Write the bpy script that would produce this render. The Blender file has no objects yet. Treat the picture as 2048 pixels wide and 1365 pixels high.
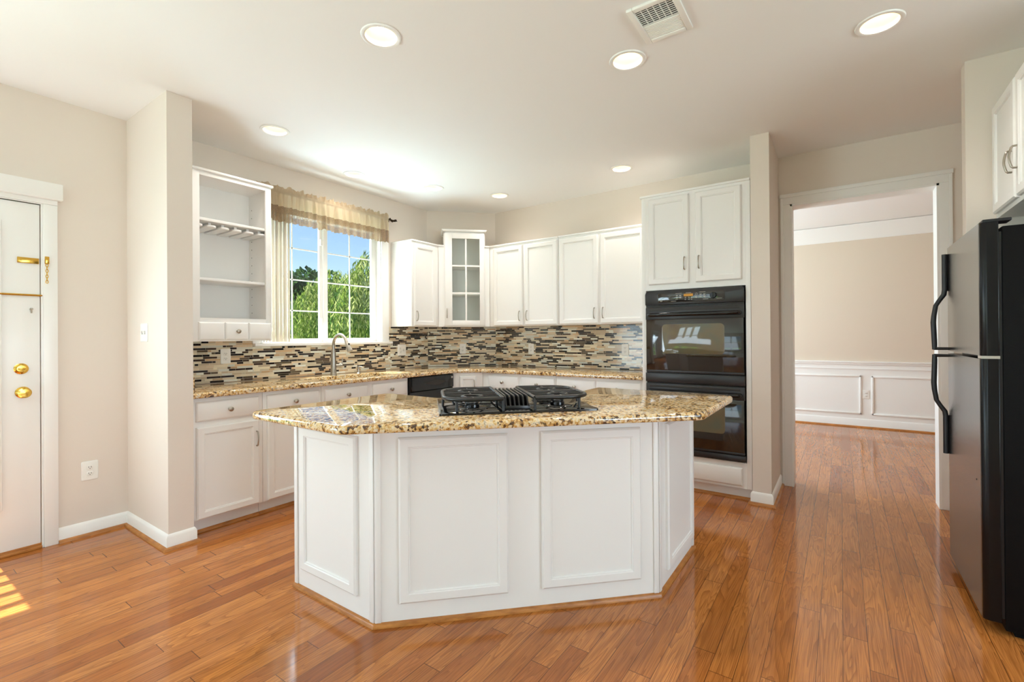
import bpy, bmesh, math, random
from mathutils import Vector, Matrix
C = bpy.context.scene.collection
SC = bpy.context.scene
PI = math.pi
S2 = math.sqrt(2)
rnd = random.Random(7)

# ------------------------------------------------------------------ camera
F_PX, YAW, PITCH, ROLL, CY = 940.495, math.radians(34.9453), math.radians(0.16274), math.radians(0.38371), 671.214
cam_d = bpy.data.cameras.new('camera')
cam = bpy.data.objects.new('camera', cam_d); C.objects.link(cam)
f0 = Vector((math.cos(YAW), math.sin(YAW), 0)); r0 = Vector((math.sin(YAW), -math.cos(YAW), 0)); d0 = Vector((0, 0, -1))
fw = math.cos(PITCH) * f0 - math.sin(PITCH) * d0
dn = fw.cross(r0)
rt = math.cos(ROLL) * r0 + math.sin(ROLL) * dn
dn2 = -math.sin(ROLL) * r0 + math.cos(ROLL) * dn
m = Matrix((rt, -dn2, -fw)).transposed().to_4x4()
m.translation = (0, 0, 1.255)
cam.matrix_world = m
cam_d.sensor_width = 36
cam_d.lens = F_PX * 36 / 2048
cam_d.shift_y = (CY - 682.5) / 2048
cam_d.clip_start = 0.02
SC.camera = cam

# ------------------------------------------------------------------ exposure, world, sun, daylight
SC.view_settings.view_transform = 'Standard'
SC.view_settings.look = 'None'
SC.view_settings.gamma = 1
SC.view_settings.use_curve_mapping = False
SC.view_settings.exposure = 0.52
W = bpy.data.worlds.new('sky'); SC.world = W; W.use_nodes = True
wn = W.node_tree.nodes; wl = W.node_tree.links
sky = wn.new('ShaderNodeTexSky'); sky.sky_type = 'NISHITA'; sky.sun_disc = False
sky.sun_elevation = math.radians(64.5); sky.sun_rotation = 0; sky.air_density = 1.0; sky.dust_density = 0.4; sky.ozone_density = 3.0
bg = wn['Background']; bg.inputs['Strength'].default_value = 0.115
wl.new(sky.outputs[0], bg.inputs[0])
SUN_EL = math.radians(64.5)
sd = bpy.data.lights.new('sun', 'SUN'); sd.energy = 14.0; sd.angle = math.radians(0.6); sd.color = (1, 0.96, 0.91)
so = bpy.data.objects.new('sun', sd); C.objects.link(so)
so.rotation_euler = Vector((0, -math.cos(SUN_EL), -math.sin(SUN_EL))).to_track_quat('-Z', 'Y').to_euler()
so.location = (0, 8, 12)

def day(name, loc, aim, w, h, power, col=(1, 0.98, 0.95)):
    """area lamp standing in for daylight; some serve added, unseen windows"""
    l = bpy.data.lights.new(name, 'AREA'); l.shape = 'RECTANGLE'; l.size = w; l.size_y = h; l.energy = power; l.color = col
    o = bpy.data.objects.new(name, l); C.objects.link(o); o.location = loc
    o.rotation_euler = Vector(aim).to_track_quat('-Z', 'Z').to_euler()
    return o
COOL = (0.70, 0.86, 1.0)
day('fill_rear', (-5.12, 3.22, 1.25), (1, 0, 0.25), 1.0, 1.9, 22, COOL)
day('fill_rear', (-5.12, 0.2, 1.35), (1, 0, 0.9), 2.6, 1.9, 30, COOL)  # fill lamp for the wide window added behind the camera
day('fill_side', (0.9, -4.62, 1.35), (0.3, 1, 0.95), 2.7, 1.85, 124, COOL)  # fill lamp at an added north window, out of view
day('fill_south', (-1.95, 4.12, 1.2), (0.25, -1, 0.9), 2.3, 2.0, 100, (0.66, 0.84, 1.0))  # fill lamp at the added south window left of the view
day('daylight_door', (0.23, 4.08, 1.1), (0, -1, -0.5), 0.5, 1.4, 14, COOL)
day('daylight_sink', (2.63, 4.75, 2.32), (0.25, -1, -0.15), 1.6, 0.5, 24, COOL)
day('daylight_ground', (2.63, 4.45, 0.92), (0.1, -0.7, 1), 1.7, 0.5, 85, (0.60, 0.82, 1.0))
day('fill_dining', (6.3, 3.12, 1.5), (0, -1, 0.3), 2.2, 1.7, 116, COOL)  # fill lamp at an added dining room window, never in view
SC.cycles.diffuse_bounces = 8
SC.cycles.max_bounces = 14

# ------------------------------------------------------------------ materials
def srgb(r, g, b):
    f = lambda c: (c / 255 / 12.92) if c / 255 <= 0.04045 else ((c / 255 + 0.055) / 1.055) ** 2.4
    return (f(r), f(g), f(b), 1)
def mat(name, col, rough=0.5, metal=0.0, spec=0.5, coat=0.0, emit=None, est=0.0):
    M = bpy.data.materials.new(name); M.use_nodes = True
    b = M.node_tree.nodes['Principled BSDF']
    b.inputs['Base Color'].default_value = col; b.inputs['Roughness'].default_value = rough
    b.inputs['Metallic'].default_value = metal; b.inputs['Specular IOR Level'].default_value = spec
    b.inputs['Coat Weight'].default_value = coat; b.inputs['Coat Roughness'].default_value = 0.03
    if emit: b.inputs['Emission Color'].default_value = emit; b.inputs['Emission Strength'].default_value = est
    return M
class N:
    """small node helper"""
    def __init__(s, M): s.t = M.node_tree; s.n = s.t.nodes; s.b = s.n['Principled BSDF']
    def add(s, ty, **kw):
        x = s.n.new(ty)
        for k, v in kw.items(): setattr(x, k, v)
        return x
    def link(s, a, b): s.t.links.new(a, b)
    def put(s, node, i, v):
        if isinstance(v, bpy.types.NodeSocket): s.link(v, node.inputs[i])
        else: node.inputs[i].default_value = v
    def math(s, op, a, b=0.0, c=None):
        x = s.add('ShaderNodeMath', operation=op); s.put(x, 0, a); s.put(x, 1, b)
        if c is not None: s.put(x, 2, c)
        return x.outputs[0]
    def obj(s): return s.add('ShaderNodeTexCoord').outputs['Object']
    def noise(s, vec, scale, detail=4, rough=0.55, dist=0.0):
        x = s.add('ShaderNodeTexNoise'); s.link(vec, x.inputs['Vector']); x.inputs['Scale'].default_value = scale
        x.inputs['Detail'].default_value = detail; x.inputs['Roughness'].default_value = rough; x.inputs['Distortion'].default_value = dist
        return x.outputs['Fac']
    def ramp(s, fac, stops, interp='LINEAR'):
        x = s.add('ShaderNodeValToRGB'); s.link(fac, x.inputs[0]); e = x.color_ramp.elements; x.color_ramp.interpolation = interp
        while len(e) < len(stops): e.new(0.5)
        for k, (p, c) in enumerate(stops): e[k].position = p; e[k].color = c
        return x.outputs[0]
    def mix(s, fac, a, b, mode='MIX'):
        x = s.add('ShaderNodeMix', data_type='RGBA', blend_type=mode); s.put(x, 0, fac); s.put(x, 6, a); s.put(x, 7, b)
        return x.outputs[2]
    def bump(s, h, strength=0.2, dist=0.01):
        x = s.add('ShaderNodeBump'); x.inputs['Strength'].default_value = strength; x.inputs['Distance'].default_value = dist
        s.link(h, x.inputs['Height']); s.link(x.outputs[0], s.b.inputs['Normal'])
    def vec(s, x, y, z):
        c = s.add('ShaderNodeCombineXYZ'); s.put(c, 0, x); s.put(c, 1, y); s.put(c, 2, z); return c.outputs[0]
g = lambda v: (v, v, v, 1)

M_wall = mat('beige_wall_paint', srgb(227, 216, 205), 0.85, spec=0.2)
n = N(M_wall); n.bump(n.noise(n.obj(), 180, 3), 0.05, 0.002)
M_wall2 = mat('dining_wall_paint', srgb(222, 208, 190), 0.85, spec=0.2)
M_bounce = mat('added_bounce_floor', srgb(222, 216, 206), 0.95, spec=0.1)  # pale floor added behind the camera to cut the orange bounce
M_ceil = mat('white_ceiling_paint', srgb(240, 239, 237), 0.9, spec=0.1)
n = N(M_ceil); n.bump(n.noise(n.obj(), 120, 3), 0.05, 0.002)
M_trim = mat('white_trim_paint', srgb(240, 238, 234), 0.4)
M_cab = mat('white_cabinet_paint', srgb(238, 236, 233), 0.38)
n = N(M_cab); o_ = n.obj(); mp = n.add('ShaderNodeMapping'); mp.inputs['Scale'].default_value = (90, 90, 4); n.link(o_, mp.inputs[0])
n.bump(n.noise(mp.outputs[0], 1.0, 3), 0.06, 0.002)
M_in = mat('cabinet_interior', srgb(228, 224, 218), 0.6)
M_plate = mat('white_plastic', srgb(240, 238, 232), 0.35)
M_slot = mat('dark_slot', srgb(50, 46, 42), 0.6)
M_nick = mat('satin_nickel', srgb(176, 168, 156), 0.28, metal=1)
M_brass = mat('polished_brass', srgb(214, 170, 78), 0.18, metal=1)
M_bronze = mat('antique_bronze', srgb(70, 52, 30), 0.45, metal=0.7)
M_steel = mat('brushed_stainless', srgb(205, 203, 198), 0.25, metal=1)
M_black = mat('gloss_black_glass', g(0.006), 0.045, spec=0.6)
M_oven = mat('oven_door_glass', srgb(30, 25, 21), 0.05, spec=0.9)
M_ovwin = mat('oven_window_glass', srgb(96, 84, 62), 0.03, spec=0.9)
n = N(M_ovwin)
c_ = n.ramp(n.noise(n.obj(), 5, 2), [(0.3, srgb(88, 66, 62)), (0.5, srgb(104, 92, 66)), (0.7, srgb(92, 92, 74))]); n.link(c_, n.b.inputs['Base Color'])
M_ovtrim = mat('oven_black_trim', srgb(38, 36, 36), 0.32)
M_iron = mat('cast_iron_grate', srgb(24, 23, 23), 0.3, spec=0.6)
M_black2 = mat('black_enamel', srgb(18, 18, 19), 0.12)
M_amber = mat('amber_display', srgb(120, 84, 22), 0.2, emit=srgb(200, 140, 30), est=0.35)
M_legend = mat('grey_legend', srgb(190, 186, 178), 0.5)
M_glow = mat('warm_bulb', srgb(255, 240, 205), 0.4, emit=(1, 0.88, 0.66, 1), est=4.5)
M_baffle = mat('cream_baffle', srgb(246, 232, 196), 0.5)
M_fr = mat('black_textured_steel', srgb(24, 22, 22), 0.17, spec=0.6)
M_fr.node_tree.nodes['Principled BSDF'].inputs['IOR'].default_value = 2.5
M_fredge = mat('black_door_edge', srgb(13, 12, 13), 0.22, spec=0.3)
n = N(M_fr); n.bump(n.noise(n.obj(), 420, 2), 0.22, 0.002)
M_fr2 = mat('fridge_side_black', srgb(14, 13, 13), 0.5, spec=0.12)
n = N(M_fr2); n.bump(n.noise(n.obj(), 420, 2), 0.3, 0.002)
M_blackpl = mat('black_plastic', srgb(24, 22, 23), 0.4)
M_glass = bpy.data.materials.new('window_glass'); M_glass.use_nodes = True
t_ = M_glass.node_tree; t_.nodes.clear()
o1 = t_.nodes.new('ShaderNodeOutputMaterial'); mx = t_.nodes.new('ShaderNodeMixShader'); tr = t_.nodes.new('ShaderNodeBsdfTransparent'); gl = t_.nodes.new('ShaderNodeBsdfGlossy')
fr = t_.nodes.new('ShaderNodeLayerWeight'); fr.inputs[0].default_value = 0.5; pw = t_.nodes.new('ShaderNodeMath'); pw.operation = 'POWER'; pw.inputs[1].default_value = 4.0; ma = t_.nodes.new('ShaderNodeMath'); ma.operation = 'MULTIPLY_ADD'; ma.inputs[1].default_value = 0.5; ma.inputs[2].default_value = 0.02; t_.links.new(fr.outputs['Facing'], pw.inputs[0]); t_.links.new(pw.outputs[0], ma.inputs[0]); gl.inputs['Roughness'].default_value = 0.02; tr.inputs[0].default_value = (0.96, 0.98, 0.97, 1)
t_.links.new(ma.outputs[0], mx.inputs[0]); t_.links.new(tr.outputs[0], mx.inputs[1]); t_.links.new(gl.outputs[0], mx.inputs[2]); t_.links.new(mx.outputs[0], o1.inputs[0])

def sheer(name, col, alpha, lace=False):
    M = bpy.data.materials.new(name); M.use_nodes = True; t = M.node_tree; t.nodes.clear()
    out = t.nodes.new('ShaderNodeOutputMaterial'); m1 = t.nodes.new('ShaderNodeMixShader'); m2 = t.nodes.new('ShaderNodeMixShader')
    df = t.nodes.new('ShaderNodeBsdfDiffuse'); tl = t.nodes.new('ShaderNodeBsdfTranslucent'); tp = t.nodes.new('ShaderNodeBsdfTransparent')
    df.inputs[0].default_value = col; tl.inputs[0].default_value = col
    m1.inputs[0].default_value = 0.5; t.links.new(df.outputs[0], m1.inputs[1]); t.links.new(tl.outputs[0], m1.inputs[2])
    m2.inputs[0].default_value = alpha; t.links.new(tp.outputs[0], m2.inputs[1]); t.links.new(m1.outputs[0], m2.inputs[2])
    if lace:
        tc = t.nodes.new('ShaderNodeTexCoord'); v = t.nodes.new('ShaderNodeTexVoronoi'); v.inputs['Scale'].default_value = 75; v.feature = 'DISTANCE_TO_EDGE'
        t.links.new(tc.outputs['Object'], v.inputs['Vector'])
        r = t.nodes.new('ShaderNodeValToRGB'); r.color_ramp.elements[0].position = 0.0; r.color_ramp.elements[0].color = g(1)
        r.color_ramp.elements[1].position = 0.34; r.color_ramp.elements[1].color = g(alpha * 0.72)
        t.links.new(v.outputs['Distance'], r.inputs[0]); t.links.new(r.outputs[0], m2.inputs[0])
    t.links.new(m2.outputs[0], out.inputs[0]); return M
M_sheer = sheer('cream_sheer', srgb(206, 184, 154), 0.9)
M_lace = sheer('tan_lace', srgb(150, 122, 94), 0.96, True)
M_slat = mat('blind_slat', srgb(238, 232, 220), 0.5)

# oak strip floor; boards run along x
M_floor = mat('oak_strip_floor', srgb(190, 120, 60), 0.1, spec=0.5)
n = N(M_floor); sep = n.add('ShaderNodeSeparateXYZ'); n.link(n.obj(), sep.inputs[0]); X, Y = sep.outputs[0], sep.outputs[1]
BW = 0.0826
ry = n.math('DIVIDE', Y, BW); row = n.math('FLOOR', ry); fy = n.math('FRACT', ry)
wnr = n.add('ShaderNodeTexWhiteNoise', noise_dimensions='1D'); n.link(row, wnr.inputs['W'])
xs = n.math('ADD', n.math('DIVIDE', X, 0.95), n.math('MULTIPLY', wnr.outputs[0], 9.0)); idx = n.math('FLOOR', xs); fx = n.math('FRACT', xs)
wn2 = n.add('ShaderNodeTexWhiteNoise', noise_dimensions='2D'); n.link(n.vec(row, idx, 0.0), wn2.inputs['Vector'])
brd = wn2.outputs['Value']
v_ = n.vec(n.math('MULTIPLY', X, 1.1), n.math('MULTIPLY', Y, 13.0), n.math('MULTIPLY', brd, 60.0))
gr = n.noise(v_, 1.0, 2, 0.5, 0.7)
v2 = n.vec(n.math('MULTIPLY', X, 5.0), n.math('MULTIPLY', Y, 330.0), n.math('MULTIPLY', brd, 31.0))
gr2 = n.noise(v2, 1.0, 3, 0.6)
v3 = n.vec(n.math('MULTIPLY', X, 1.3), n.math('MULTIPLY', Y, 5.0), 3.0)
tone = n.noise(v3, 1.0, 2)
ring = n.math('POWER', n.math('FRACT', n.math('MULTIPLY', gr, 15.0)), 2.2)
c1 = n.ramp(brd, [(0.0, srgb(180, 108, 48)), (0.3, srgb(198, 124, 58)), (0.65, srgb(208, 134, 68)), (0.85, srgb(186, 112, 52)), (1.0, srgb(160, 90, 40))])
c2 = n.mix(n.math('MULTIPLY', ring, 0.6), c1, srgb(126, 70, 30))
c3 = n.mix(n.ramp(gr2, [(0.46, g(0)), (0.64, g(0.5))]), c2, srgb(112, 60, 26))
c3 = n.mix(n.ramp(tone, [(0.35, g(0.22)), (0.6, g(0))]), c3, srgb(110, 58, 26))
gap = n.math('MAXIMUM', n.math('LESS_THAN', fy, 0.026), n.math('LESS_THAN', fx, 0.003))
c4 = n.mix(n.math('MULTIPLY', gap, 0.85), c3, srgb(66, 34, 14)); n.link(c4, n.b.inputs['Base Color'])
rg = n.math('MULTIPLY_ADD', gr, 0.07, 0.06); n.link(rg, n.b.inputs['Roughness'])
hgt = n.math('SUBTRACT', n.math('MULTIPLY', n.math('ADD', gr2, n.math('MULTIPLY', brd, 1.0)), 0.10), gap); n.bump(hgt, 0.12, 0.002)

def wood(name, a, b):
    M = mat(name, a, 0.3); n = N(M); mp = n.add('ShaderNodeMapping'); mp.inputs['Scale'].default_value = (14, 14, 60); n.link(n.obj(), mp.inputs[0])
    n.link(n.ramp(n.noise(mp.outputs[0], 1, 4), [(0.3, a), (0.7, b)]), n.b.inputs['Base Color']); return M
M_shoe = wood('oak_shoe_moulding', srgb(196, 130, 62), srgb(150, 90, 36))

# granite
M_gran = mat('gold_brown_granite', srgb(200, 170, 120), 0.035, spec=0.9)
n = N(M_gran); o_ = n.obj()
big = n.noise(o_, 9, 4, 0.6, 0.4)
vor = n.add('ShaderNodeTexVoronoi'); vor.inputs['Scale'].default_value = 95; n.link(o_, vor.inputs['Vector'])
wv = n.add('ShaderNodeSeparateColor'); n.link(vor.outputs['Color'], wv.inputs[0])
md = n.noise(o_, 42, 4, 0.65, 0.5)
fac = n.math('MULTIPLY_ADD', wv.outputs[0], 0.42, n.math('MULTIPLY', md, 0.8)); fac = n.math('SUBTRACT', n.math('ADD', fac, n.math('MULTIPLY', n.math('SUBTRACT', big, 0.5), 0.7)), 0.13)
gcol = n.ramp(fac, [(0.16, srgb(56, 46, 40)), (0.30, srgb(104, 72, 42)), (0.37, srgb(190, 138, 72)), (0.45, srgb(214, 176, 112)), (0.55, srgb(228, 202, 158)), (0.70, srgb(228, 210, 178)), (0.8, srgb(150, 138, 124))])
dk = n.noise(o_, 60, 3, 0.6)
gcol = n.mix(n.ramp(dk, [(0.62, g(0)), (0.67, g(0.85))]), gcol, srgb(44, 36, 34)); n.link(gcol, n.b.inputs['Base Color'])

# mosaic tiles, colour kept per tile
M_tile = mat('mosaic_tiles', g(0.5), 0.12, spec=0.55)
n = N(M_tile); at = n.add('ShaderNodeAttribute', attribute_name='tint')
sp = n.noise(n.obj(), 220, 3)
n.link(n.mix(n.ramp(sp, [(0.4, g(0)), (0.7, g(0.10))]), at.outputs['Color'], srgb(200, 185, 165), 'MULTIPLY'), n.b.inputs['Base Color'])
M_grout = mat('beige_grout', srgb(224, 216, 198), 0.85)

def leafmat(name, col, tcol):
    M = bpy.data.materials.new(name); M.use_nodes = True; t = M.node_tree; t.nodes.clear()
    o = t.nodes.new('ShaderNodeOutputMaterial'); mx = t.nodes.new('ShaderNodeMixShader'); mx.inputs[0].default_value = 0.55
    d = t.nodes.new('ShaderNodeBsdfDiffuse'); d.inputs[0].default_value = col; l = t.nodes.new('ShaderNodeBsdfTranslucent'); l.inputs[0].default_value = tcol
    t.links.new(d.outputs[0], mx.inputs[1]); t.links.new(l.outputs[0], mx.inputs[2]); t.links.new(mx.outputs[0], o.inputs[0]); return M
M_leaf = [leafmat('willow_leaf', srgb(112, 132, 76), srgb(126, 148, 64)), leafmat('willow_leaf_dark', srgb(72, 100, 60), srgb(78, 110, 56)), leafmat('willow_leaf_pale', srgb(152, 162, 116), srgb(166, 174, 112))]
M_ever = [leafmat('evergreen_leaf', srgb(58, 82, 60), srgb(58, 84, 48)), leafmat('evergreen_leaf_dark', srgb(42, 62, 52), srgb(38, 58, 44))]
M_bark = mat('bark', srgb(90, 74, 58), 0.9)
M_grass = mat('lawn', srgb(110, 150, 60), 0.9)

# ------------------------------------------------------------------ mesh builder
class G:
    def __init__(s): s.b = bmesh.new()
    def _fin(s, faces, mi):
        for f in faces: f.material_index = mi
    def poly(s, pts, mi=0):
        f = s.b.faces.new([s.b.verts.new(p) for p in pts]); f.material_index = mi; return f
    def box(s, x0, x1, y0, y1, z0, z1, bev=0.0, mi=0, seg=2):
        x0, x1 = sorted((x0, x1)); y0, y1 = sorted((y0, y1)); z0, z1 = sorted((z0, z1))
        return s.prism([(x0, y0), (x1, y0), (x1, y1), (x0, y1)], z0, z1, bev, mi, seg)
    def prism(s, pts, z0, z1, bev=0.0, mi=0, seg=2, fn=None, only=None):
        """pts ccw in plan; fn maps (x,y,z) to another place"""
        fn = fn or (lambda x, y, z: (x, y, z))
        a = [s.b.verts.new(fn(x, y, z0)) for x, y in pts]; c = [s.b.verts.new(fn(x, y, z1)) for x, y in pts]
        k = len(pts); fs = [s.b.faces.new(a[::-1]), s.b.faces.new(c)]
        for i in range(k): fs.append(s.b.faces.new((a[i], a[(i + 1) % k], c[(i + 1) % k], c[i])))
        s._fin(fs, mi)
        if bev:
            es = set(e for f in (fs if only is None else [fs[j] for j in only]) for e in f.edges)
            r = bmesh.ops.bevel(s.b, geom=list(es), offset=bev, segments=seg, profile=0.5, affect='EDGES', clamp_overlap=True)
            s._fin(r['faces'], mi)
        return fs
    def rects(s, x0, x1, z0, z1, loops, mi=0, cap=True, capmi=None, mis=None, rad=None):
        """nested rectangles facing -y: loops = [(inset, y)]"""
        def ring(i, y):
            a, b2, c, d = x0 + i, x1 - i, z0 + i, z1 - i
            if not rad: return [(a, y, c), (b2, y, c), (b2, y, d), (a, y, d)]
            r = max(rad - i, 0.004); o = []
            for cx, cz, st in ((b2 - r, c + r, -PI / 2), (b2 - r, d - r, 0), (a + r, d - r, PI / 2), (a + r, c + r, PI)):
                for q in range(6): th = st + q * PI / 10; o.append((cx + r * math.cos(th), y, cz + r * math.sin(th)))
            return o
        prev = None
        for j, (i, y) in enumerate(loops):
            v = [s.b.verts.new(p) for p in ring(i, y)]
            if prev:
                for q in range(len(v)):
                    f = s.b.faces.new((prev[q], prev[(q + 1) % len(v)], v[(q + 1) % len(v)], v[q])); f.material_index = mis[j] if mis else mi
            prev = v
        if cap: s.b.faces.new(prev).material_index = mi if capmi is None else capmi
    def tube(s, pts, r, k=10, mi=0, flat=None):
        pts = [Vector(p) for p in pts]; rs = r if isinstance(r, (list, tuple)) else [r] * len(pts)
        prev = None; up = None; first = None
        for i, p in enumerate(pts):
            t = (pts[min(i + 1, len(pts) - 1)] - pts[max(i - 1, 0)]).normalized()
            if up is None:
                up = Vector((0, 0, 1)) if abs(t.z) < 0.9 else Vector((0, 1, 0)) if abs(t.y) < 0.9 else Vector((1, 0, 0))
            sd_ = t.cross(up).normalized(); up = sd_.cross(t).normalized()
            ring = [s.b.verts.new(p + rs[i] * (math.cos(2 * PI * q / k) * sd_ + (flat or 1) * math.sin(2 * PI * q / k) * up)) for q in range(k)]
            if prev:
                for q in range(k): s.b.faces.new((prev[q], prev[(q + 1) % k], ring[(q + 1) % k], ring[q])).material_index = mi
            else: first = ring
            prev = ring
        s.b.faces.new(first[::-1]).material_index = mi; s.b.faces.new(prev).material_index = mi
    def lathe(s, prof, o=(0, 0, 0), ax=(0, 0, 1), k=24, mi=0, caps=True):
        """prof = [(radius, along axis)]"""
        o = Vector(o); ax = Vector(ax).normalized(); u = ax.orthogonal().normalized(); w = ax.cross(u)
        prev = first = None
        for r, h in prof:
            ring = [s.b.verts.new(o + ax * h + max(r, 1e-4) * (math.cos(2 * PI * q / k) * u + math.sin(2 * PI * q / k) * w)) for q in range(k)]
            if prev:
                for q in range(k): s.b.faces.new((prev[q], prev[(q + 1) % k], ring[(q + 1) % k], ring[q])).material_index = mi
            else: first = ring
            prev = ring
        if caps: s.b.faces.new(first[::-1]).material_index = mi; s.b.faces.new(prev).material_index = mi
    def holed(s, outer, holes, z, up=True, mi=0):
        es = []
        for lp in [outer] + holes:
            vs = [s.b.verts.new((x, y, z)) for x, y in lp]
            es += [s.b.edges.new((vs[i], vs[(i + 1) % len(vs)])) for i in range(len(vs))]
        r = bmesh.ops.triangle_fill(s.b, edges=es, use_beauty=True, use_dissolve=False, normal=(0, 0, 1 if up else -1))
        for f in r['geom']:
            if isinstance(f, bmesh.types.BMFace):
                f.material_index = mi
                f.normal_update()
                if (f.normal.z > 0) != up: f.normal_flip()
    def build(s, name, mats, parent=None, smooth=35, recalc=True):
        if recalc: bmesh.ops.recalc_face_normals(s.b, faces=s.b.faces)
        me = bpy.data.meshes.new(name); s.b.to_mesh(me); s.b.free()
        for x in (mats if isinstance(mats, (list, tuple)) else [mats]): me.materials.append(x)
        if smooth:
            for p in me.polygons: p.use_smooth = True
            me.set_sharp_from_angle(angle=math.radians(smooth))
        o = bpy.data.objects.new(name, me); C.objects.link(o)
        if parent: o.parent = parent
        return o
def tag(o, label, cat, group=None):
    o['label'] = label; o['category'] = cat
    if group: o['group'] = group
    return o
def thing(name, label, cat, loc=(0, 0, 0), rot=0, group=None):
    o = bpy.data.objects.new(name, None); C.objects.link(o); o.location = loc; o.rotation_euler = (0, 0, rot); o.empty_display_size = 0.1
    return tag(o, label, cat, group)
def struct(gm, name, mats, parent=None, smooth=35):
    o = gm.build(name, mats, parent, smooth)
    if not parent: o['kind'] = 'structure'
    return o
def copy_tree(o, parent=None):
    c = o.copy(); C.objects.link(c)
    if parent: c.parent = parent
    for ch in [x for x in o.children]: copy_tree(ch, c)
    return c
RA, RB, RD = 0.0, -PI / 2, -PI / 4      # faces towards -y (window wall), -x (oven wall), diagonal

# ------------------------------------------------------------------ room shell
H = 2.74; VA = 3.965; UB = 4.52
c_in = 0.57                                   # the cut corner
LAMPS = [(1.53, 1.843), (2.435, 0.93), (2.844, -0.163), (1.785, 3.299), (2.684, 3.609), (3.388, 3.301), (3.972, 2.923), (3.971, 1.58)]
b = G(); b.box(-1.3, 8.1, -4.8, 4.3, -0.06, 0); b.box(-5.3, -1.3, -4.8, 4.3, -0.06, 0.004, mi=1); struct(b, 'floor', [M_floor, M_bounce])
b = G()
circ = lambda x, y, r, k=28: [(x + r * math.cos(2 * PI * i / k), y + r * math.sin(2 * PI * i / k)) for i in range(k)]
b.holed([(-5.3, -4.8), (8.1, -4.8), (8.1, 4.3), (-5.3, 4.3)], [circ(x, y, 0.0765) for x, y in LAMPS], H, up=False)
b.box(-5.3, 8.1, -4.8, 4.3, H + 0.2, H + 0.3)
o = b.build('ceiling', M_ceil, recalc=False, smooth=0); o['kind'] = 'structure'

def wall(name, boxes, mats=M_wall, polys=()):
    b = G()
    for q in boxes: b.box(*q)
    for p in polys: b.prism(p, 0, H)
    return struct(b, name, mats, smooth=0)
# south wall with an added, unseen window, back door and sink window
DL, DR, DT = -0.24, 0.70, 2.075                 # door opening
wall('wall_south', [(-5.2, -3.1, VA, VA + .14, 0, H), (-3.1, -0.8, VA, VA + .14, 2.2, H), (-3.1, -0.8, VA, VA + .14, 0, .2), (-0.8, DL, VA, VA + .14, 0, H), (DL, DR, VA, VA + .14, DT, H),
                    (DR, 2.0, VA, VA + .14, 0, H), (2.0, 3.27, VA, VA + .14, 0, 1.21), (2.0, 3.27, VA, VA + .14, 2.40, H), (3.27, 4.2, VA, VA + .14, 0, H)])
wall('wall_diagonal', [], polys=[[(UB - c_in, VA + .0), (UB, VA - c_in), (UB + .1, VA - c_in), (UB + .1, VA + .1), (UB - c_in, VA + .1)]])
# east wall with the doorway to the dining room
wall('wall_east', [(UB, UB + .13, .336, VA - c_in, 0, H), (UB, UB + .13, -.585, .336, 2.335, H), (UB, UB + .13, -3.1, -.585, 0, H), ])
wall('wall_left_stub', [(1.12, 1.255, 3.285, VA, 0, H)])
wall('wall_oven_stub', [(3.895, UB, .42, .545, 0, H)])
wall('wall_fridge_stub', [(3.52, 3.61, -1.3, -.565, 0, H)])
wall('wall_north', [(2.6, UB, -1.42, -1.3, 0, H), (2.6, 2.72, -4.6, -1.42, 0, H), (-5.2, -.5, -4.72, -4.6, 0, H), (-.5, 2.3, -4.72, -4.6, 0, .4), (-.5, 2.3, -4.72, -4.6, 2.3, H), (2.3, 2.72, -4.72, -4.6, 0, H)])
wall('wall_west', [(-5.2, -5.06, -4.6, -1.1, 0, H), (-5.2, -5.06, -1.1, 1.5, 0, .4), (-5.2, -5.06, -1.1, 1.5, 2.3, H), (-5.2, -5.06, 1.5, 2.72, 0, H), (-5.2, -5.06, 2.72, 3.72, 0, .12), (-5.2, -5.06, 2.72, 3.72, 2.3, H), (-5.2, -5.06, 3.72, VA, 0, H)])
wall('wall_dining_far', [(7.9, 8.0, -3.1, 3.1, 0, H)], M_wall2)
wall('wall_dining_side', [(UB + .13, 5.2, 3.0, 3.1, 0, H), (5.2, 7.4, 3.0, 3.1, 0, .6), (5.2, 7.4, 3.0, 3.1, 2.35, H), (7.4, 7.9, 3.0, 3.1, 0, H), (UB + .13, 7.9, -3.2, -3.1, 0, H)], M_wall2)

def sash_window(name, x0, x1, z0, z1, loc, rot, cols, rows, label=None):
    """plain window set into an opening; local x along wall, front -y"""
    b = G(); fw_ = .05
    for q in ((x0, x1, 0, .05, z0, z0 + fw_), (x0, x1, 0, .05, z1 - fw_, z1), (x0, x0 + fw_, 0, .05, z0, z1), (x1 - fw_, x1, 0, .05, z0, z1)): b.box(*q)
    for i in range(1, cols): xx = x0 + (x1 - x0) * i / cols; b.box(xx - .05, xx + .05, 0, .05, z0, z1)
    for i in range(1, rows): zz = z0 + (z1 - z0) * i / rows; b.box(x0, x1, .01, .04, zz - .02, zz + .02)
    o = b.build(name, M_trim); o['kind'] = 'structure'; o.location = loc; o.rotation_euler[2] = rot
    p = G(); p.box(x0 + .02, x1 - .02, .022, .027, z0 + .02, z1 - .02); p.build('pane', M_glass, o)
for nm, a0, a1, z0, z1, cols, rows in (('window_2', 2.72, 3.72, .12, 2.3, 3, 2), ('added_window_3', -1.1, 1.5, .4, 2.3, 3, 2)):  # the wider one is added, unseen, to admit fill light
    sash_window(nm, a0, a1, z0, z1, (-5.08, 0, 0), PI / 2, cols, rows)
sash_window('added_window_4', -2.3, .5, .4, 2.3, (0, -4.64, 0), PI, 3, 2)  # added out of view for the side fill lamp
sash_window('added_window_5', -3.1, -.8, .2, 2.2, (0, VA + .05, 0), 0, 2, 1)  # added, unseen; lets the south fill lamp and sun in
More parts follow.
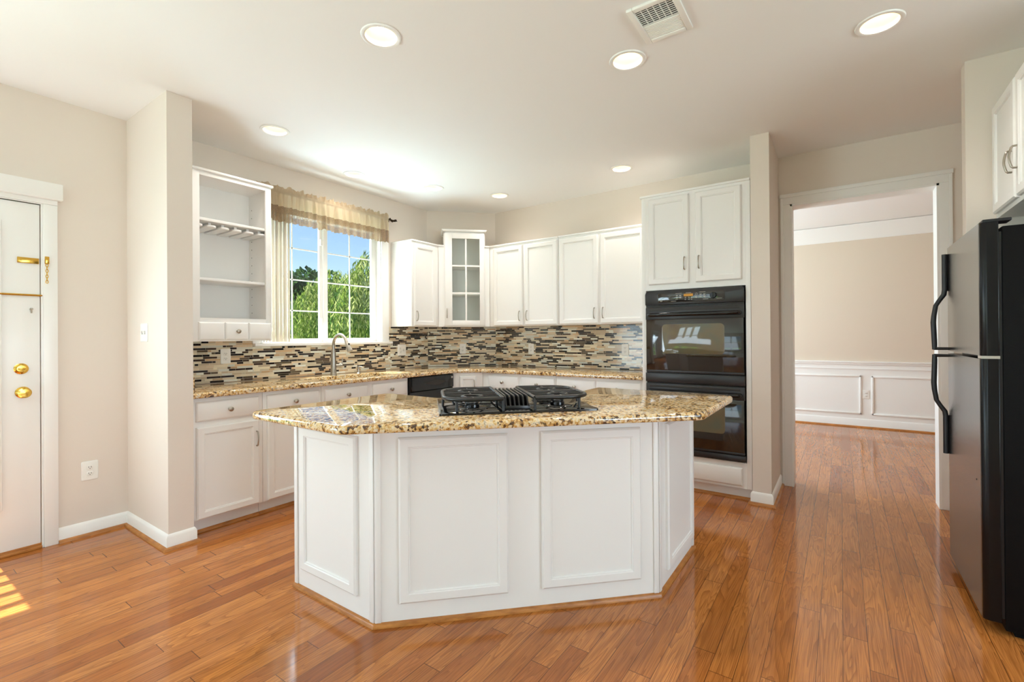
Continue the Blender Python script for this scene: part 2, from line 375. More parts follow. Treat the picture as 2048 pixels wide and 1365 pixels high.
sash_window('added_window_6', 5.2, 7.4, .6, 2.35, (0, 3.02, 0), 0, 2, 2)  # added beside the doorway view to brighten the dining room

# sink window: two sliding sashes
b = G(); v0 = VA + .085
z0, z1 = 1.213, 2.40
b.box(2.0, 2.03, VA, v0 + .05, z0, z1); b.box(3.262, 3.27, VA, v0 + .05, z0, z1); b.box(2.0, 3.27, VA, v0 + .05, z1 - .02, z1); b.box(2.0, 3.27, VA, v0 + .05, 1.21, 1.216)
# left sash
for q in ((2.03, 2.08, 1.216, z1), (2.608, 2.642, 1.216, z1), (2.08, 2.608, 1.216, 1.25), (2.08, 2.608, 2.35, z1)): b.box(q[0], q[1], v0 - .005, v0 + .02, q[2], q[3], .003)
for q in ((2.642, 2.686, 1.216, z1), (3.2, 3.262, 1.216, z1), (2.686, 3.2, 1.216, 1.252), (2.686, 3.2, 2.35, z1)): b.box(q[0], q[1], v0 - .02, v0 + .01, q[2], q[3], .003)
for xa, xb, vv in ((2.08, 2.608, v0 + .006), (2.686, 3.2, v0 - .006)):
    xm = (xa + xb) / 2; b.box(xm - .0055, xm + .0055, vv, vv + .006, 1.25, 2.35)
    for zz in (1.505, 1.785, 2.07): b.box(xa, xb, vv, vv + .006, zz - .0055, zz + .0055)
win = struct(b, 'window_1', M_trim)
p = G(); p.box(2.078, 2.61, v0 + .009, v0 + .012, 1.248, 2.352); p.build('pane', M_glass, win)
p = G(); p.box(2.684, 3.202, v0 - .003, v0, 1.25, 2.352); p.build('pane', M_glass, win)
p = G()
for zz in (1.41, 2.16): p.box(2.612, 2.632, v0 - .025, v0 - .005, zz - .03, zz + .03, .003)
p.build('latch', M_trim, win)
b = G()
b.box(1.94, 2.0, VA - .018, VA, 1.213, 2.46, .003); b.box(3.27, 3.362, VA - .018, VA, 1.213, 2.46, .003); b.box(2.0, 3.27, VA - .018, VA, 2.40, 2.46, .003)
b.box(1.945, 3.385, VA - .05, VA, 1.188, 1.213, .004); struct(b, 'trim_1', M_trim)

# back door with a divided glass lite
b = G(); d0_, d1_ = VA + .004, VA + .047
lx0, lx1, lz0, lz1 = -.055, .515, .29, 1.93
b.box(DL + .004, lx0, d0_, d1_, .02, DT - .004); b.box(lx1, DR - .0035, d0_, d1_, .02, DT - .004, .002); b.box(DR - .03, DR - .0005, d1_ + .001, d1_ + .014, .02, DT - .004); b.box(lx0, lx1, d0_, d1_, .02, lz0); b.box(lx0, lx1, d0_, d1_, lz1, DT - .004)
door = struct(b, 'door_1', M_trim)
b = G()
for q in ((lx0 - .022, lx0 + .008, lz0 - .022, lz1 + .022), (lx1 - .008, lx1 + .022, lz0 - .022, lz1 + .022), (lx0, lx1, lz0 - .022, lz0 + .008), (lx0, lx1, lz1 - .008, lz1 + .022)): b.box(q[0], q[1], d0_ - .012, d0_ + .02, q[2], q[3], .004)
for i in range(1, 5): zz = lz0 + (lz1 - lz0) * i / 5; b.box(lx0, lx1, d0_ - .004, d1_, zz - .013, zz + .013)
for i in (1, 2): xx = lx0 + (lx1 - lx0) * i / 3; b.box(xx - .011, xx + .011, d0_ - .004, d1_, lz0, lz1)
b.build('lite_frame', M_trim, door)
p = G(); p.box(lx0, lx1, d0_ + .02, d0_ + .025, lz0, lz1); p.build('pane', M_glass, door)
b = G(); b.lathe([(.030, 0), (.032, -.006), (.026, -.012), (.02, -.014), (.02, -.017), (.0, -.018)], (.615, d0_, 1.085), (0, 1, 0)); b.box(.600, .63, d0_ - .034, d0_ - .012, 1.081, 1.089, .002); b.build('deadbolt', M_brass, door)
b = G(); b.lathe([(.033, 0), (.034, -.006), (.022, -.012), (.013, -.02), (.013, -.034), (.027, -.042), (.030, -.056), (.022, -.066), (.0, -.068)], (.622, d0_, .945), (0, 1, 0)); b.build('door_knob', M_brass, door)
b = G(); b.box(.60, .692, d0_ - .008, d0_, 1.712, 1.746, .002); b.box(.612, .690, d0_ - .013, d0_ - .006, 1.725, 1.733, .001); b.build('chain_track', M_brass, door)
b = G(); b.tube([(.52, d0_ - .008, 1.523), (.705, d0_ - .008, 1.523)], .006, 8); b.build('slide_bolt', M_brass, door)
b = G(); b.lathe([(.006, 0), (.008, -.006), (.005, -.012), (.003, -.03)], (.659, d0_ - .008, 1.445), (0, 0, 1), 8); b.box(.655, .663, d0_ - .012, d0_, 1.43, 1.447); b.build('coat_hook', M_nick, door)
b = G(); b.box(DL, DR, VA - .02, VA + .1, .0, .018, .004); b.box(DL, DR, d0_ - .004, d1_, .012, .03); b.build('threshold', M_shoe, door)
b = G()
b.box(.708, .772, VA - .018, VA, 0, 2.0795, .003); b.box(.7002, .7075, VA - .008, VA + .06, 0, 2.0745); b.box(-.247, .7075, VA - .008, VA + .012, DT, DT + .0045)
b.box(-.312, -.248, VA - .018, VA, 0, 2.0795, .003); b.box(-.312, .772, VA - .018, VA, 2.08, 2.1075); b.box(-.335, .792, VA - .05, VA, 2.108, 2.208, .004)
struct(b, 'trim_2', M_trim)
k = thing('door_chain', 'small brass security chain hanging from its holder on the door casing', 'door chain', (.723, VA - .018, 1.736))
b = G(); b.box(-.010, .010, -.012, 0, -.022, .024, .003); b.build('holder', M_brass, k)
b = G()
for i in range(7):
    zc = -.03 - i * .0165; a = i % 2
    b.tube([(.006 * math.cos(t) * (1 - a), -.006 + .006 * math.cos(t) * a, zc + .0105 * math.sin(t)) for t in [2 * PI * q / 8 for q in range(9)]], .0018, 6)
b.build('chain_links', M_brass, k)

# doorway casing, jamb
b = G()
for x0, x1 in ((.336, .405), (-.655, -.585)):
    b.box(UB - .014, UB, x0, x1, 0, 2.335, .002)
    ya, yb = (x1 - .02, x1) if x0 > 0 else (x0, x0 + .02)
    b.box(UB - .022, UB - .012, ya, yb, 0, 2.3915, .003)
b.box(UB - .0145, UB, -.656, .406, 2.3352, 2.41, .002); b.box(UB - .024, UB - .012, -.66, .41, 2.392, 2.422, .003)
b.box(UB - .012, UB + .15, .322, .338, 0, 2.335); b.box(UB - .012, UB + .15, -.587, -.571, 0, 2.335); b.box(UB - .012, UB + .15, -.587, .338, 2.32, 2.337)
for x0, x1 in ((.336, .405), (-.655, -.585)): b.box(UB + .13, UB + .145, x0, x1, 0, 2.4)
b.box(UB + .13, UB + .145, -.655, .405, 2.335, 2.4)
struct(b, 'trim_3', M_trim)

def base_run(name, pts, tname, h=.092):
    """skirting with oak shoe along a polyline, room side on the left of travel"""
    b = G(); s_ = G()
    P = [Vector(p) for p in pts]
    def off(d):
        out = []
        for i, p in enumerate(P):
            ds = []
            if i > 0: ds.append((P[i] - P[i - 1]).normalized())
            if i < len(P) - 1: ds.append((P[i + 1] - P[i]).normalized())
            ns = [Vector((-q.y, q.x)) for q in ds]
            nn = ns[0] if len(ns) == 1 else (ns[0] + ns[1]) / (1 + ns[0].dot(ns[1]))
            out.append(p + nn * d)
        return out
    def sweep(gm, prof):
        rings = [[gm.b.verts.new((q.x, q.y, z)) for q in [off(d)[i] for d, z in prof] for z in [0]] for i in range(len(P))]
        offs = [off(d) for d, z in prof]
        for i in range(len(P)):
            for j, (d, z) in enumerate(prof): rings[i][j].co = (offs[j][i].x, offs[j][i].y, z)
        k = len(prof)
        for i in range(len(P) - 1):
            for j in range(k): gm.b.faces.new((rings[i][j], rings[i][(j + 1) % k], rings[i + 1][(j + 1) % k], rings[i + 1][j]))
        gm.b.faces.new(rings[0]); gm.b.faces.new(rings[-1][::-1])
    sweep(b, [(0, 0), (.013, 0), (.013, h - .018), (.006, h - .004), (0, h)]); struct(b, name, M_trim)
    sweep(s_, [(.013, 0), (.031, 0), (.030, .008), (.024, .016), (.013, .019)]); struct(s_, tname, M_shoe)
base_run('baseboard_left', [(1.255, 3.36), (1.255, 3.285), (1.12, 3.285), (1.12, VA), (.772, VA)], 'trim_4')
base_run('baseboard_oven_stub', [(UB - .02, .42), (3.895, .42), (3.895, .545), (3.96, .545)], 'trim_5')
base_run('baseboard_east', [(3.61, -.8), (3.61, -.565), (3.55, -.565)], 'trim_6')
base_run('baseboard_dining', [(7.9, -3.1), (7.9, 3.0)], 'trim_7', .12)

# dining room wainscot and crown
b = G(); D = 7.9
b.box(D - .004, D, -3.1, 3.0, .1, .86)
b.box(D - .03, D, -3.1, 3.0, .868, .892, .004); b.box(D - .018, D, -3.1, 3.0, .845, .868, .003); b.box(D - .012, D, -3.1, 3.0, .78, .80, .003)
for y0, y1 in ((-.226, .585), (-1.2, -.332), (.70, 1.5), (-2.2, -1.3)):
    for q in ((y0, y1, .175, .2), (y0, y1, .675, .7), (y0, y0 + .025, .175, .7), (y1 - .025, y1, .175, .7)): b.box(D - .018, D, q[0], q[1], q[2], q[3], .006)
struct(b, 'trim_8', M_trim)
b = G()
b.prism([(0, 0), (-.012, 0), (-.02, .03), (-.1, .15), (-.12, .2), (0, .2)], -3.1, 3.0, fn=lambda x, y, z: (D + x, z, 2.535 + y)); struct(b, 'trim_9', M_trim)

# ------------------------------------------------------------------ cabinet pieces (local: x right, front -y, z up)
def panel(gm, x0, x1, z0, z1, t=.019, fr=.052, y=0.0, cap=True, capmi=None, rec=.010):
    gm.rects(x0, x1, z0, z1, [(0, y), (0, y - t + .007), (.0035, y - t + .0035), (.008, y - t), (fr - .010, y - t), (fr - .007, y - t + .003), (fr - .003, y - t + .0035), (fr, y - t + rec)], cap=cap, capmi=capmi)
def slab(gm, x0, x1, z0, z1, t=.019, y=0.0):
    gm.rects(x0, x1, z0, z1, [(0, y), (0, y - t + .008), (.004, y - t + .004), (.011, y - t)])
def pull(x, z0, z1, y, parent, horiz=False):
    gm = G(); d = .026; k = 12
    pts = [(x, y, z0), (x, y - d * .55, z0 + .001)] + [(x, y - d * .72 - .008 * math.sin(PI * i / k), z0 + .006 + (z1 - z0 - .012) * i / k) for i in range(k + 1)] + [(x, y - d * .55, z1 - .001), (x, y, z1)]
    gm.tube(pts, .0048, 8); return gm.build('handle', M_nick, parent, 60)
def knob(x, z, y, parent):
    gm = G(); gm.lathe([(.009, 0), (.007, .004), (.006, .014), (.014, .019), (.016, .025), (.013, .029), (.0, .030)], (x, y, z), (0, -1, 0), 18); return gm.build('knob', M_nick, parent, 50)
def carcass(parent, w, d, z0, z1, toe=False, gap=.0, hollow=False):
    gm = G()
    if hollow:
        for q in ((gap, .018, 0, d, z0, z1), (w - .018, w - gap, 0, d, z0, z1), (.018, w - .018, 0, .018, z0, z1), (.018, w - .018, .018, d, z0, z0 + .018)): gm.box(*q)
    else: gm.box(gap, w - gap, 0, d, z0, z1, .0015)
    o = gm.build('carcass', M_cab, parent)
    if toe:
        gm = G(); gm.box(gap, w - gap, .065, .08, 0, z0); gm.build('toe_kick', M_cab, parent)
        gm = G(); gm.prism([(0, 0), (.016, 0), (.014, .009), (.009, .015), (0, .018)], gap, w - gap, fn=lambda x, y, z: (z, .065 - x, y)); gm.build('shoe_moulding', M_shoe, parent)
    return o
def door_part(parent, x0, x1, z0, z1, hx=None, hz=None, name='door', fr=.052):
    gm = G(); panel(gm, x0, x1, z0, z1, fr=fr); o = gm.build(name, M_cab, parent)
    if hx is not None: pull(hx, hz, hz + .1, -.019, o)
    return o
def drawer_part(parent, x0, x1, z0, z1, kn=True, nm='drawer'):
    gm = G(); slab(gm, x0, x1, z0, z1); o = gm.build(nm, M_cab, parent)
    if kn: knob((x0 + x1) / 2, (z0 + z1) / 2, -.019, o)
    return o

FA = 3.352                                     # carcass face of the window-wall base units
DZ0, DZ1 = .726, .85
def base_a(x0, x1, label, fronts, doors, hollow=False):
    t = thing('base_cabinet', label, 'cabinet', (x0, FA, 0), RA, 'white base cabinets along the walls'); w = x1 - x0
    carcass(t, w, VA - FA - .003, .098, .878, True, .0006, hollow)
    for a, c, k in fronts: drawer_part(t, a - x0, c - x0, DZ0, DZ1, k)
    for a, c, h in doors: door_part(t, a - x0, c - x0, .105, .69, None if h is None else h - x0, .51)
    return t
base_a(1.258, 1.712, 'white base cabinet against the left wall stub, drawer over a door with arched pull', [(1.292, 1.683, 1)], [(1.292, 1.683, 1.662)])
base_a(1.714, 2.170, 'white base cabinet between leftmost base unit and the sink unit, partly behind the island', [(1.742, 2.147, 1)], [(1.742, 2.147, 2.125)])
base_a(2.172, 3.072, 'wide white sink base cabinet under the window with two knobbed front panels', [(2.198, 2.605, 1), (2.660, 3.052, 1)], [(2.198, 2.605, 2.58), (2.660, 3.052, 2.68)], True)

# dishwasher
t = thing('dishwasher', 'black dishwasher built in under the worktop beside the sink cabinet', 'dishwasher', (3.076, FA, 0), RA)
b = G(); b.box(0, .61, 0, .58, .0, .872); b.build('body', M_blackpl, t)
b = G(); b.rects(.006, .604, .11, .735, [(0, 0), (0, -.02), (.006, -.026)]); b.build('door', M_black2, t)
b = G()
K = 14
for zz0, zz1 in ((.74, .868),):
    P0 = [(.004 + .602 * i / K, -.03 - .016 * math.sin(PI * i / K)) for i in range(K + 1)]
    b.prism([(p[0], p[1]) for p in P0] + [(.606, 0), (.004, 0)], zz0, zz1, .004)
cp = b.build('control_panel', M_black2, t)
b = G(); b.prism([(.17 + .32 * i / 12, .805 + .028 * math.sin(PI * i / 12)) for i in range(13)] + [(.49 - .32 * i / 12, .805 - .022 * math.sin(PI * i / 12)) for i in range(1, 12)], -.05, -.036, fn=lambda x, y, z: (x, z, y)); b.build('handle_pocket', M_slot, cp)
b = G(); b.lathe([(.011, 0), (.011, .004), (0, .0045)], (.575, -.034, .84), (0, -1, 0), 16); b.build('badge', M_legend, cp)

# corner base unit (diagonal face)
cA, cB = Vector((3.70, FA)), Vector((3.925, FA - .225))
t = thing('corner_base_cabinet', 'narrow diagonal white corner base cabinet right of the dishwasher', 'cabinet', (cA.x, cA.y, 0), RD)
L = (cB - cA).length
b = G(); b.box(0, L, 0, .3, .098, .878)
b.build('carcass', M_cab, t)
b = G(); b.box(0, L, .065, .08, 0, .098); b.build('toe_kick', M_cab, t)
door_part(t, .072, .247, .105, .842, .225, .70, fr=.04)

FB = 3.925
def base_b(v0_, v1_, label, fronts):
    t = thing('base_cabinet', label, 'cabinet', (FB, v0_, 0), RB, 'white base cabinets along the walls'); w = v0_ - v1_
    carcass(t, w, UB - FB - .003, .098, .878, True, .0006)
    for a, c in fronts:
        drawer_part(t, v0_ - a, v0_ - c, .722, .852); door_part(t, v0_ - a, v0_ - c, .105, .69)
base_b(3.125, 2.232, 'white two drawer base cabinet right of the diagonal corner unit', [(3.042, 2.66), (2.624, 2.245)])
base_b(2.230, 1.382, 'white two drawer base cabinet directly left of the oven tower', [(2.222, 1.823), (1.808, 1.402)])

# worktop along both walls, sink cut-out, side splash
t = thing('granite_worktop', 'speckled gold and brown granite worktop running along window wall and oven wall', 'worktop')
outer = [(1.257, 3.302), (3.69, 3.302), (3.72, 3.292), (3.868, 3.144), (3.878, 3.115), (3.878, 1.38), (UB - .002, 1.38), (UB - .002, VA - c_in - .001), (UB - c_in - .001, VA - .002), (1.257, VA - .002)]
SK = (2.26, 2.98, 3.40, 3.70)
def rrect(x0, x1, y0, y1, r, k=5):
    o = []
    for cx, cy, st in ((x1 - r, y0 + r, -PI / 2), (x1 - r, y1 - r, 0), (x0 + r, y1 - r, PI / 2), (x0 + r, y0 + r, PI)):
        for q in range(k): th = st + q * PI / 2 / (k - 1); o.append((cx + r * math.cos(th), cy + r * math.sin(th)))
    return o
def ctop(outer, holes, z0, z1, r=.012):
    gm = G(); cx = sum(p[0] for p in outer) / len(outer)
    P = [Vector(p) for p in outer]; k = len(P)
    def inset(d):
        o = []
        for i in range(k):
            e0 = (P[i] - P[i - 1]).normalized(); e1 = (P[(i + 1) % k] - P[i]).normalized()
            n0, n1 = Vector((-e0.y, e0.x)), Vector((-e1.y, e1.x)); o.append(P[i] + (n0 + n1) / (1 + n0.dot(n1)) * d)
        return o
    prof = [(r * .5, z0)] + [(r * (1 - math.cos(a)) * .6, z0 + r * .6 - r * .6 * math.sin(a)) for a in (PI / 4, 0)][::1] + [(0, z1 - r)] + [(r * (1 - math.cos(a)), z1 - r + r * math.sin(a)) for a in (PI / 6, PI / 3, PI / 2)]
    rings = [[gm.b.verts.new((q.x, q.y, z)) for q in inset(d)] for d, z in prof]
    for a, c in zip(rings, rings[1:]):
        for i in range(k): gm.b.faces.new((a[i], a[(i + 1) % k], c[(i + 1) % k], c[i]))
    gm.holed([tuple(q) for q in inset(prof[0][0])], holes, z0, False); gm.holed([tuple(q) for q in inset(prof[-1][0])], holes, z1, True)
    for h in holes:
        a = [gm.b.verts.new((x, y, z0)) for x, y in h]; c = [gm.b.verts.new((x, y, z1)) for x, y in h]
        for i in range(len(h)): gm.b.faces.new((a[i], c[i], c[(i + 1) % len(h)], a[(i + 1) % len(h)]))
    bmesh.ops.remove_doubles(gm.b, verts=gm.b.verts, dist=1e-5)
    return gm
ctop(outer, [rrect(*SK, .05)], .879, .914).build('slab', M_gran, t, 40)
b = G(); b.box(1.257, 1.277, 3.32, VA - .012, .9145, 1.015, .003); b.build('side_splash', M_gran, t)

t = thing('sink', 'stainless undermount sink below the window', 'sink', (0, 0, 0))
b = G(); a = rrect(SK[0] - .01, SK[1] + .01, SK[2] - .01, SK[3] + .01, .055); c = rrect(SK[0] + .01, SK[1] - .01, SK[2] + .01, SK[3] - .01, .05)
ra = [b.b.verts.new((x, y, .8785)) for x, y in rrect(SK[0] - .025, SK[1] + .025, SK[2] - .012, SK[3] + .025, .06)]
rb = [b.b.verts.new((x, y, .8785)) for x, y in a]; rc = [b.b.verts.new((x, y, .70)) for x, y in c]
for p_, q_ in ((ra, rb), (rb, rc)):
    for i in range(len(p_)): b.b.faces.new((p_[i], p_[(i + 1) % len(p_)], q_[(i + 1) % len(q_)], q_[i]))
b.b.faces.new(rc); b.build('basin', M_steel, t)
b = G(); b.lathe([(.045, 0), (.045, .003), (.03, .004), (0, .002)], (2.62, 3.55, .7005)); b.build('drain', M_steel, t)

# faucet and soap dispenser
t = thing('kitchen_faucet', 'tall brushed nickel gooseneck faucet behind the sink', 'faucet', (2.57, 3.775, .9142))
b = G(); b.lathe([(.030, 0), (.030, .006), (.026, .012), (.024, .12), (.021, .2), (.0175, .235)], k=20); b.build('body', M_nick, t, 50)
b = G(); R_ = .098; top = .272
pts = [(0, 0, .225), (0, 0, top)] + [(0, -R_ + R_ * math.cos(th), top + R_ * math.sin(th)) for th in [PI * i / 14 for i in range(1, 13)]]
b.tube(pts, .0135, 14); b.build('gooseneck', M_nick, t, 60)
e = Vector(pts[-1]); d_ = (e - Vector(pts[-2])).normalized()
b = G(); b.lathe([(.0145, -.004), (.016, .01), (.019, .05), (.024, .10), (.024, .108), (.018, .11)], e, d_, 18); sp_ = b.build('spray_head', M_nick, t, 50)
b = G(); bb = e + d_ * .04 + Vector((0, -.018, 0)); b.box(bb.x - .006, bb.x + .006, bb.y - .008, bb.y + .004, bb.z - .02, bb.z + .012, .002); b.build('spray_button', M_blackpl, sp_)
b = G(); b.lathe([(.016, 0), (.016, .04), (.019, .044), (.019, .066), (.012, .07)], (.018, 0, .085), (1, 0, 0), 16); b.tube([(.078, 0, .085), (.092, 0, .10), (.094, 0, .16)], [.006, .006, .0045], 8); b.build('lever', M_nick, t, 50)
t = thing('soap_dispenser', 'short brushed nickel soap dispenser right of the gooseneck faucet', 'soap dispenser', (2.83, 3.76, .9142))
b = G(); b.lathe([(.020, 0), (.020, .005), (.013, .01), (.011, .04)], k=16); b.build('base', M_nick, t, 50)
b = G(); b.lathe([(.009, .041), (.009, .055), (.015, .058), (.015, .07), (.0, .073)], k=16); b.tube([(0, 0, .064), (.0, -.05, .066), (0, -.055, .058)], .005, 8); b.build('pump', M_nick, t, 50)

# ------------------------------------------------------------------ mosaic backsplash
TC = [(srgb(66, 48, 46), 9), (srgb(92, 70, 64), 7), (srgb(142, 124, 110), 8), (srgb(168, 156, 140), 8), (srgb(236, 226, 210), 22), (srgb(240, 234, 220), 22), (srgb(242, 242, 236), 16), (srgb(230, 214, 192), 9), (srgb(116, 108, 108), 4)]
TCs = [c for c, w in TC for _ in range(w)]
bs = thing('mosaic_backsplash', 'linear mosaic tile backsplash in brown, taupe and cream between worktop and wall cabinets', 'backsplash')
def tiles(name, org, ax, W_, z0, z1, nrm, skip=None):
    org = Vector(org); ax = Vector(ax).normalized(); nr = Vector(nrm).normalized(); gm = G(); lay = gm.b.loops.layers.color.new('tint')
    def face(pts, col):
        f = gm.b.faces.new([gm.b.verts.new(p) for p in pts])
        for l in f.loops: l[lay] = col
        return f
    def P(s_, z, d): return org + ax * s_ + nr * d + Vector((0, 0, z))
    rows = round((z1 - z0) / .0166); ph = (z1 - z0) / rows
    f = face([P(0, z0, .004), P(W_, z0, .004), P(W_, z1, .004), P(0, z1, .004)], (1, 1, 1, 1)); f.material_index = 1
    for q in range(rows):
        s_ = -rnd.random() * .1; za = z0 + q * ph + .001; zb = za + ph - .0022
        while s_ < W_:
            ln = rnd.choice((.025, .05, .05, .075, .1, .1, .15)); a, c = max(s_ + .001, 0), min(s_ + ln - .001, W_); s_ += ln
            if c - a < .004: continue
            col = rnd.choice(TCs); k = .9 + .2 * rnd.random(); col = (col[0] * k, col[1] * k, col[2] * k, 1)
            d = .0058
            face([P(a, za, d), P(c, za, d), P(c, zb, d), P(a, zb, d)], col)
            face([P(a, za, .004), P(c, za, .004), P(c, za, d), P(a, za, d)], col); face([P(a, zb, d), P(c, zb, d), P(c, zb, .004), P(a, zb, .004)], col)
    o = gm.build(name, [M_tile, M_grout], bs, 0, recalc=False)
    return o
tiles('tile_field', (1.257, VA, 0), (1, 0, 0), 1.945 - 1.257, .9145, 1.236, (0, -1, 0))
tiles('tile_field', (1.945, VA, 0), (1, 0, 0), 3.385 - 1.945, .9145, 1.187, (0, -1, 0))
tiles('tile_field', (3.366, VA, 0), (1, 0, 0), UB - c_in - 3.366 - .003, 1.2145, 1.37, (0, -1, 0))
tiles('tile_field', (3.386, VA, 0), (1, 0, 0), UB - c_in - 3.386 - .003, .9145, 1.2145, (0, -1, 0))
tiles('tile_field', (UB - c_in, VA, 0), (1, -1, 0), c_in * S2, .9145, 1.37, (-1, -1, 0))
tiles('tile_field', (UB, VA - c_in - .003, 0), (0, -1, 0), VA - c_in - .003 - 1.38, .9145, 1.37, (-1, 0, 0))

# ------------------------------------------------------------------ wall cabinets
# open shelf unit with stem rack and three spice drawers
SX0, SX1, SF = 1.40, 1.937, 3.645
t = thing('open_shelf_cabinet', 'white open wall cabinet with shelves, stemware rack and small drawers left of the window', 'cabinet', (0, 0, 0))
b = G(); sd2 = VA - .003
b.box(1.257, SX0 + .036, SF, SF + .019, 1.236, 2.43, .001); b.box(SX1 - .042, SX1, SF, SF + .019, 1.236, 2.43, .001)
b.box(SX0 + .036, SX1 - .042, SF, SF + .019, 2.40, 2.43); b.box(SX0 + .036, SX1 - .042, SF, SF + .019, 1.236, 1.402)
b.box(SX1 - .017, SX1 - .001, SF + .019, sd2, 1.236, 2.43); b.box(1.257, 1.275, SF + .019, sd2, 1.236, 2.43)
b.box(1.275, SX1 - .017, SF + .019, sd2, 2.412, 2.43); b.box(1.275, SX1 - .017, SF + .019, sd2, 1.236, 1.254); b.box(1.275, SX1 - .017, SF + .019, sd2, 1.386, 1.402)
b.box(1.275, SX1 - .017, sd2 - .006, sd2, 1.25, 2.42)
b.box(SX0 + .008, SX0 + .024, SF + .019, sd2, 1.40, 2.42)
for zz in [1.46 + i * .064 for i in range(14)]:
    for vv in (SF + .06, sd2 - .05): b.box(SX1 - .0185, SX1 - .0168, vv - .003, vv + .003, zz - .003, zz + .003, mi=1)
b.build('carcass', [M_cab, M_slot], t)
b = G(); b.box(1.257, SX1 + .014, SF - .014, sd2, 2.43, 2.448, .004); b.build('cornice', M_cab, t)
for zz in (2.09, 1.668): b = G(); b.box(SX0 + .0245, SX1 - .0175, SF + .022, sd2 - .007, zz, zz + .019, .002); b.build('shelf', M_cab, t)
b = G()
for i in range(6):
    xc = SX0 + .042 + i * .088; hw = .032
    q = [(xc - hw, sd2 - .01)] + [(xc + hw * math.cos(PI + PI * j / 10), SF + .055 + hw * math.sin(PI + PI * j / 10)) for j in range(11)] + [(xc + hw, sd2 - .01)]
    q = [(min(max(x, SX0 + .026), SX1 - .019), y) for x, y in q]
    b.prism(q, 2.052, 2.066, .003); b.box(xc - .009, xc + .009, SF + .075, sd2 - .01, 2.066, 2.0898)
b.build('stemware_rack', M_cab, t)
for i, (a, c) in enumerate(((1.424, 1.591), (1.597, 1.756), (1.762, 1.926))):
    gm = G(); slab(gm, a, c, 1.245, 1.372, .016, SF); o = gm.build('drawer', M_cab, t)
    if i == 1: knob((a + c) / 2, 1.308, SF - .016, o)

def wallcab(name, label, loc, rot, w, d, z0, z1, doors, top=True, hz=1.43):
    t = thing(name, label, 'cabinet', loc, rot, 'white wall cabinets')
    carcass(t, w, d, z0, z1, gap=.0006)
    for a, c, h in doors: door_part(t, a, c, z0 + .008, z1 - .022, h, hz)
    if top: b = G(); b.box(.0006, w - .0006, -.012, d, z1, z1 + .016, .003); b.build('cornice', M_cab, t)
    return t
wallcab('wall_cabinet', 'narrow white wall cabinet just right of the window with one arched pull', (3.402, SF, 0), RA, .396, VA - SF - .006, 1.37, 2.262, [(.028, .345, .052)])
UF = 4.205
wallcab('wall_cabinet', 'white two door wall cabinet right of the glass fronted corner cabinet', (UF, 3.238, 0), RB, 3.238 - 2.352, UB - UF - .006, 1.37, 2.262, [(.062, .45, .415), (.478, .872, .51)])
wallcab('wall_cabinet', 'white two door wall cabinet next to the oven tower', (UF, 2.350, 0), RB, 2.350 - 1.384, UB - UF - .006, 1.37, 2.262, [(.012, .434, .40), (.462, .9, .49)])

# glass corner cabinet
pA, pB = Vector((3.80, SF)), Vector((4.205, SF - .405))
L = (pB - pA).length
t = thing('corner_cabinet', 'taller white corner wall cabinet with six pane glass door', 'cabinet', (pA.x, pA.y, 0), RD)
x0, x1 = .060, .52; dd = .30
b = G()
b.box(0.001, x0, 0, .018, 1.37, 2.262); b.box(x1, L - .001, 0, .018, 1.37, 2.262); b.box(0.001, x0, -.012, .02, 2.262, 2.278, .003); b.box(x1, L - .001, -.012, .02, 2.262, 2.278, .003)
b.box(x0, x0 + .016, 0, dd, 1.37, 2.43); b.box(x1 - .016, x1, 0, dd, 1.37, 2.43); b.box(x0, x1, 0, dd, 1.37, 1.386); b.box(x0, x1, 0, dd, 2.412, 2.43); b.box(x0, x1, dd - .012, dd, 1.386, 2.412)
b.build('carcass', M_cab, t)
b = G(); b.prism([(x0 - .006, 2.43), (x1 + .006, 2.43), (x1 + .022, 2.452), (x0 - .022, 2.452)], -.03, dd, .002, fn=lambda x, y, z: (x, z, y)); b.build('cornice', M_cab, t)
for zz in (2.05, 1.735): b = G(); b.box(x0 + .017, x1 - .017, .02, dd - .013, zz - .009, zz + .009, .002); b.build('shelf', M_cab, t)
b = G(); da, dc, dz0, dz1 = x0 + .012, x1 - .012, 1.385, 2.412; gx0, gx1, gz0, gz1 = .152, .458, 1.44, 2.352
for q in ((da, gx0, dz0, dz1), (gx1, dc, dz0, dz1), (gx0, gx1, dz0, gz0), (gx0, gx1, gz1, dz1)): b.box(q[0], q[1], -.019, -.0005, q[2], q[3], .002)
xm = (gx0 + gx1) / 2; b.box(xm - .009, xm + .009, -.016, -.002, gz0, gz1)
for i in (1, 2): zz = gz0 + (gz1 - gz0) * i / 3; b.box(gx0, gx1, -.0155, -.0025, zz - .009, zz + .009)
dr = b.build('door', M_cab, t)
b = G(); b.box(gx0 - .005, gx1 + .005, -.0085, -.0055, gz0 - .005, gz1 + .005); b.build('pane', M_glass, dr)
pull(da + .02, 1.47, 1.57, -.019, dr)

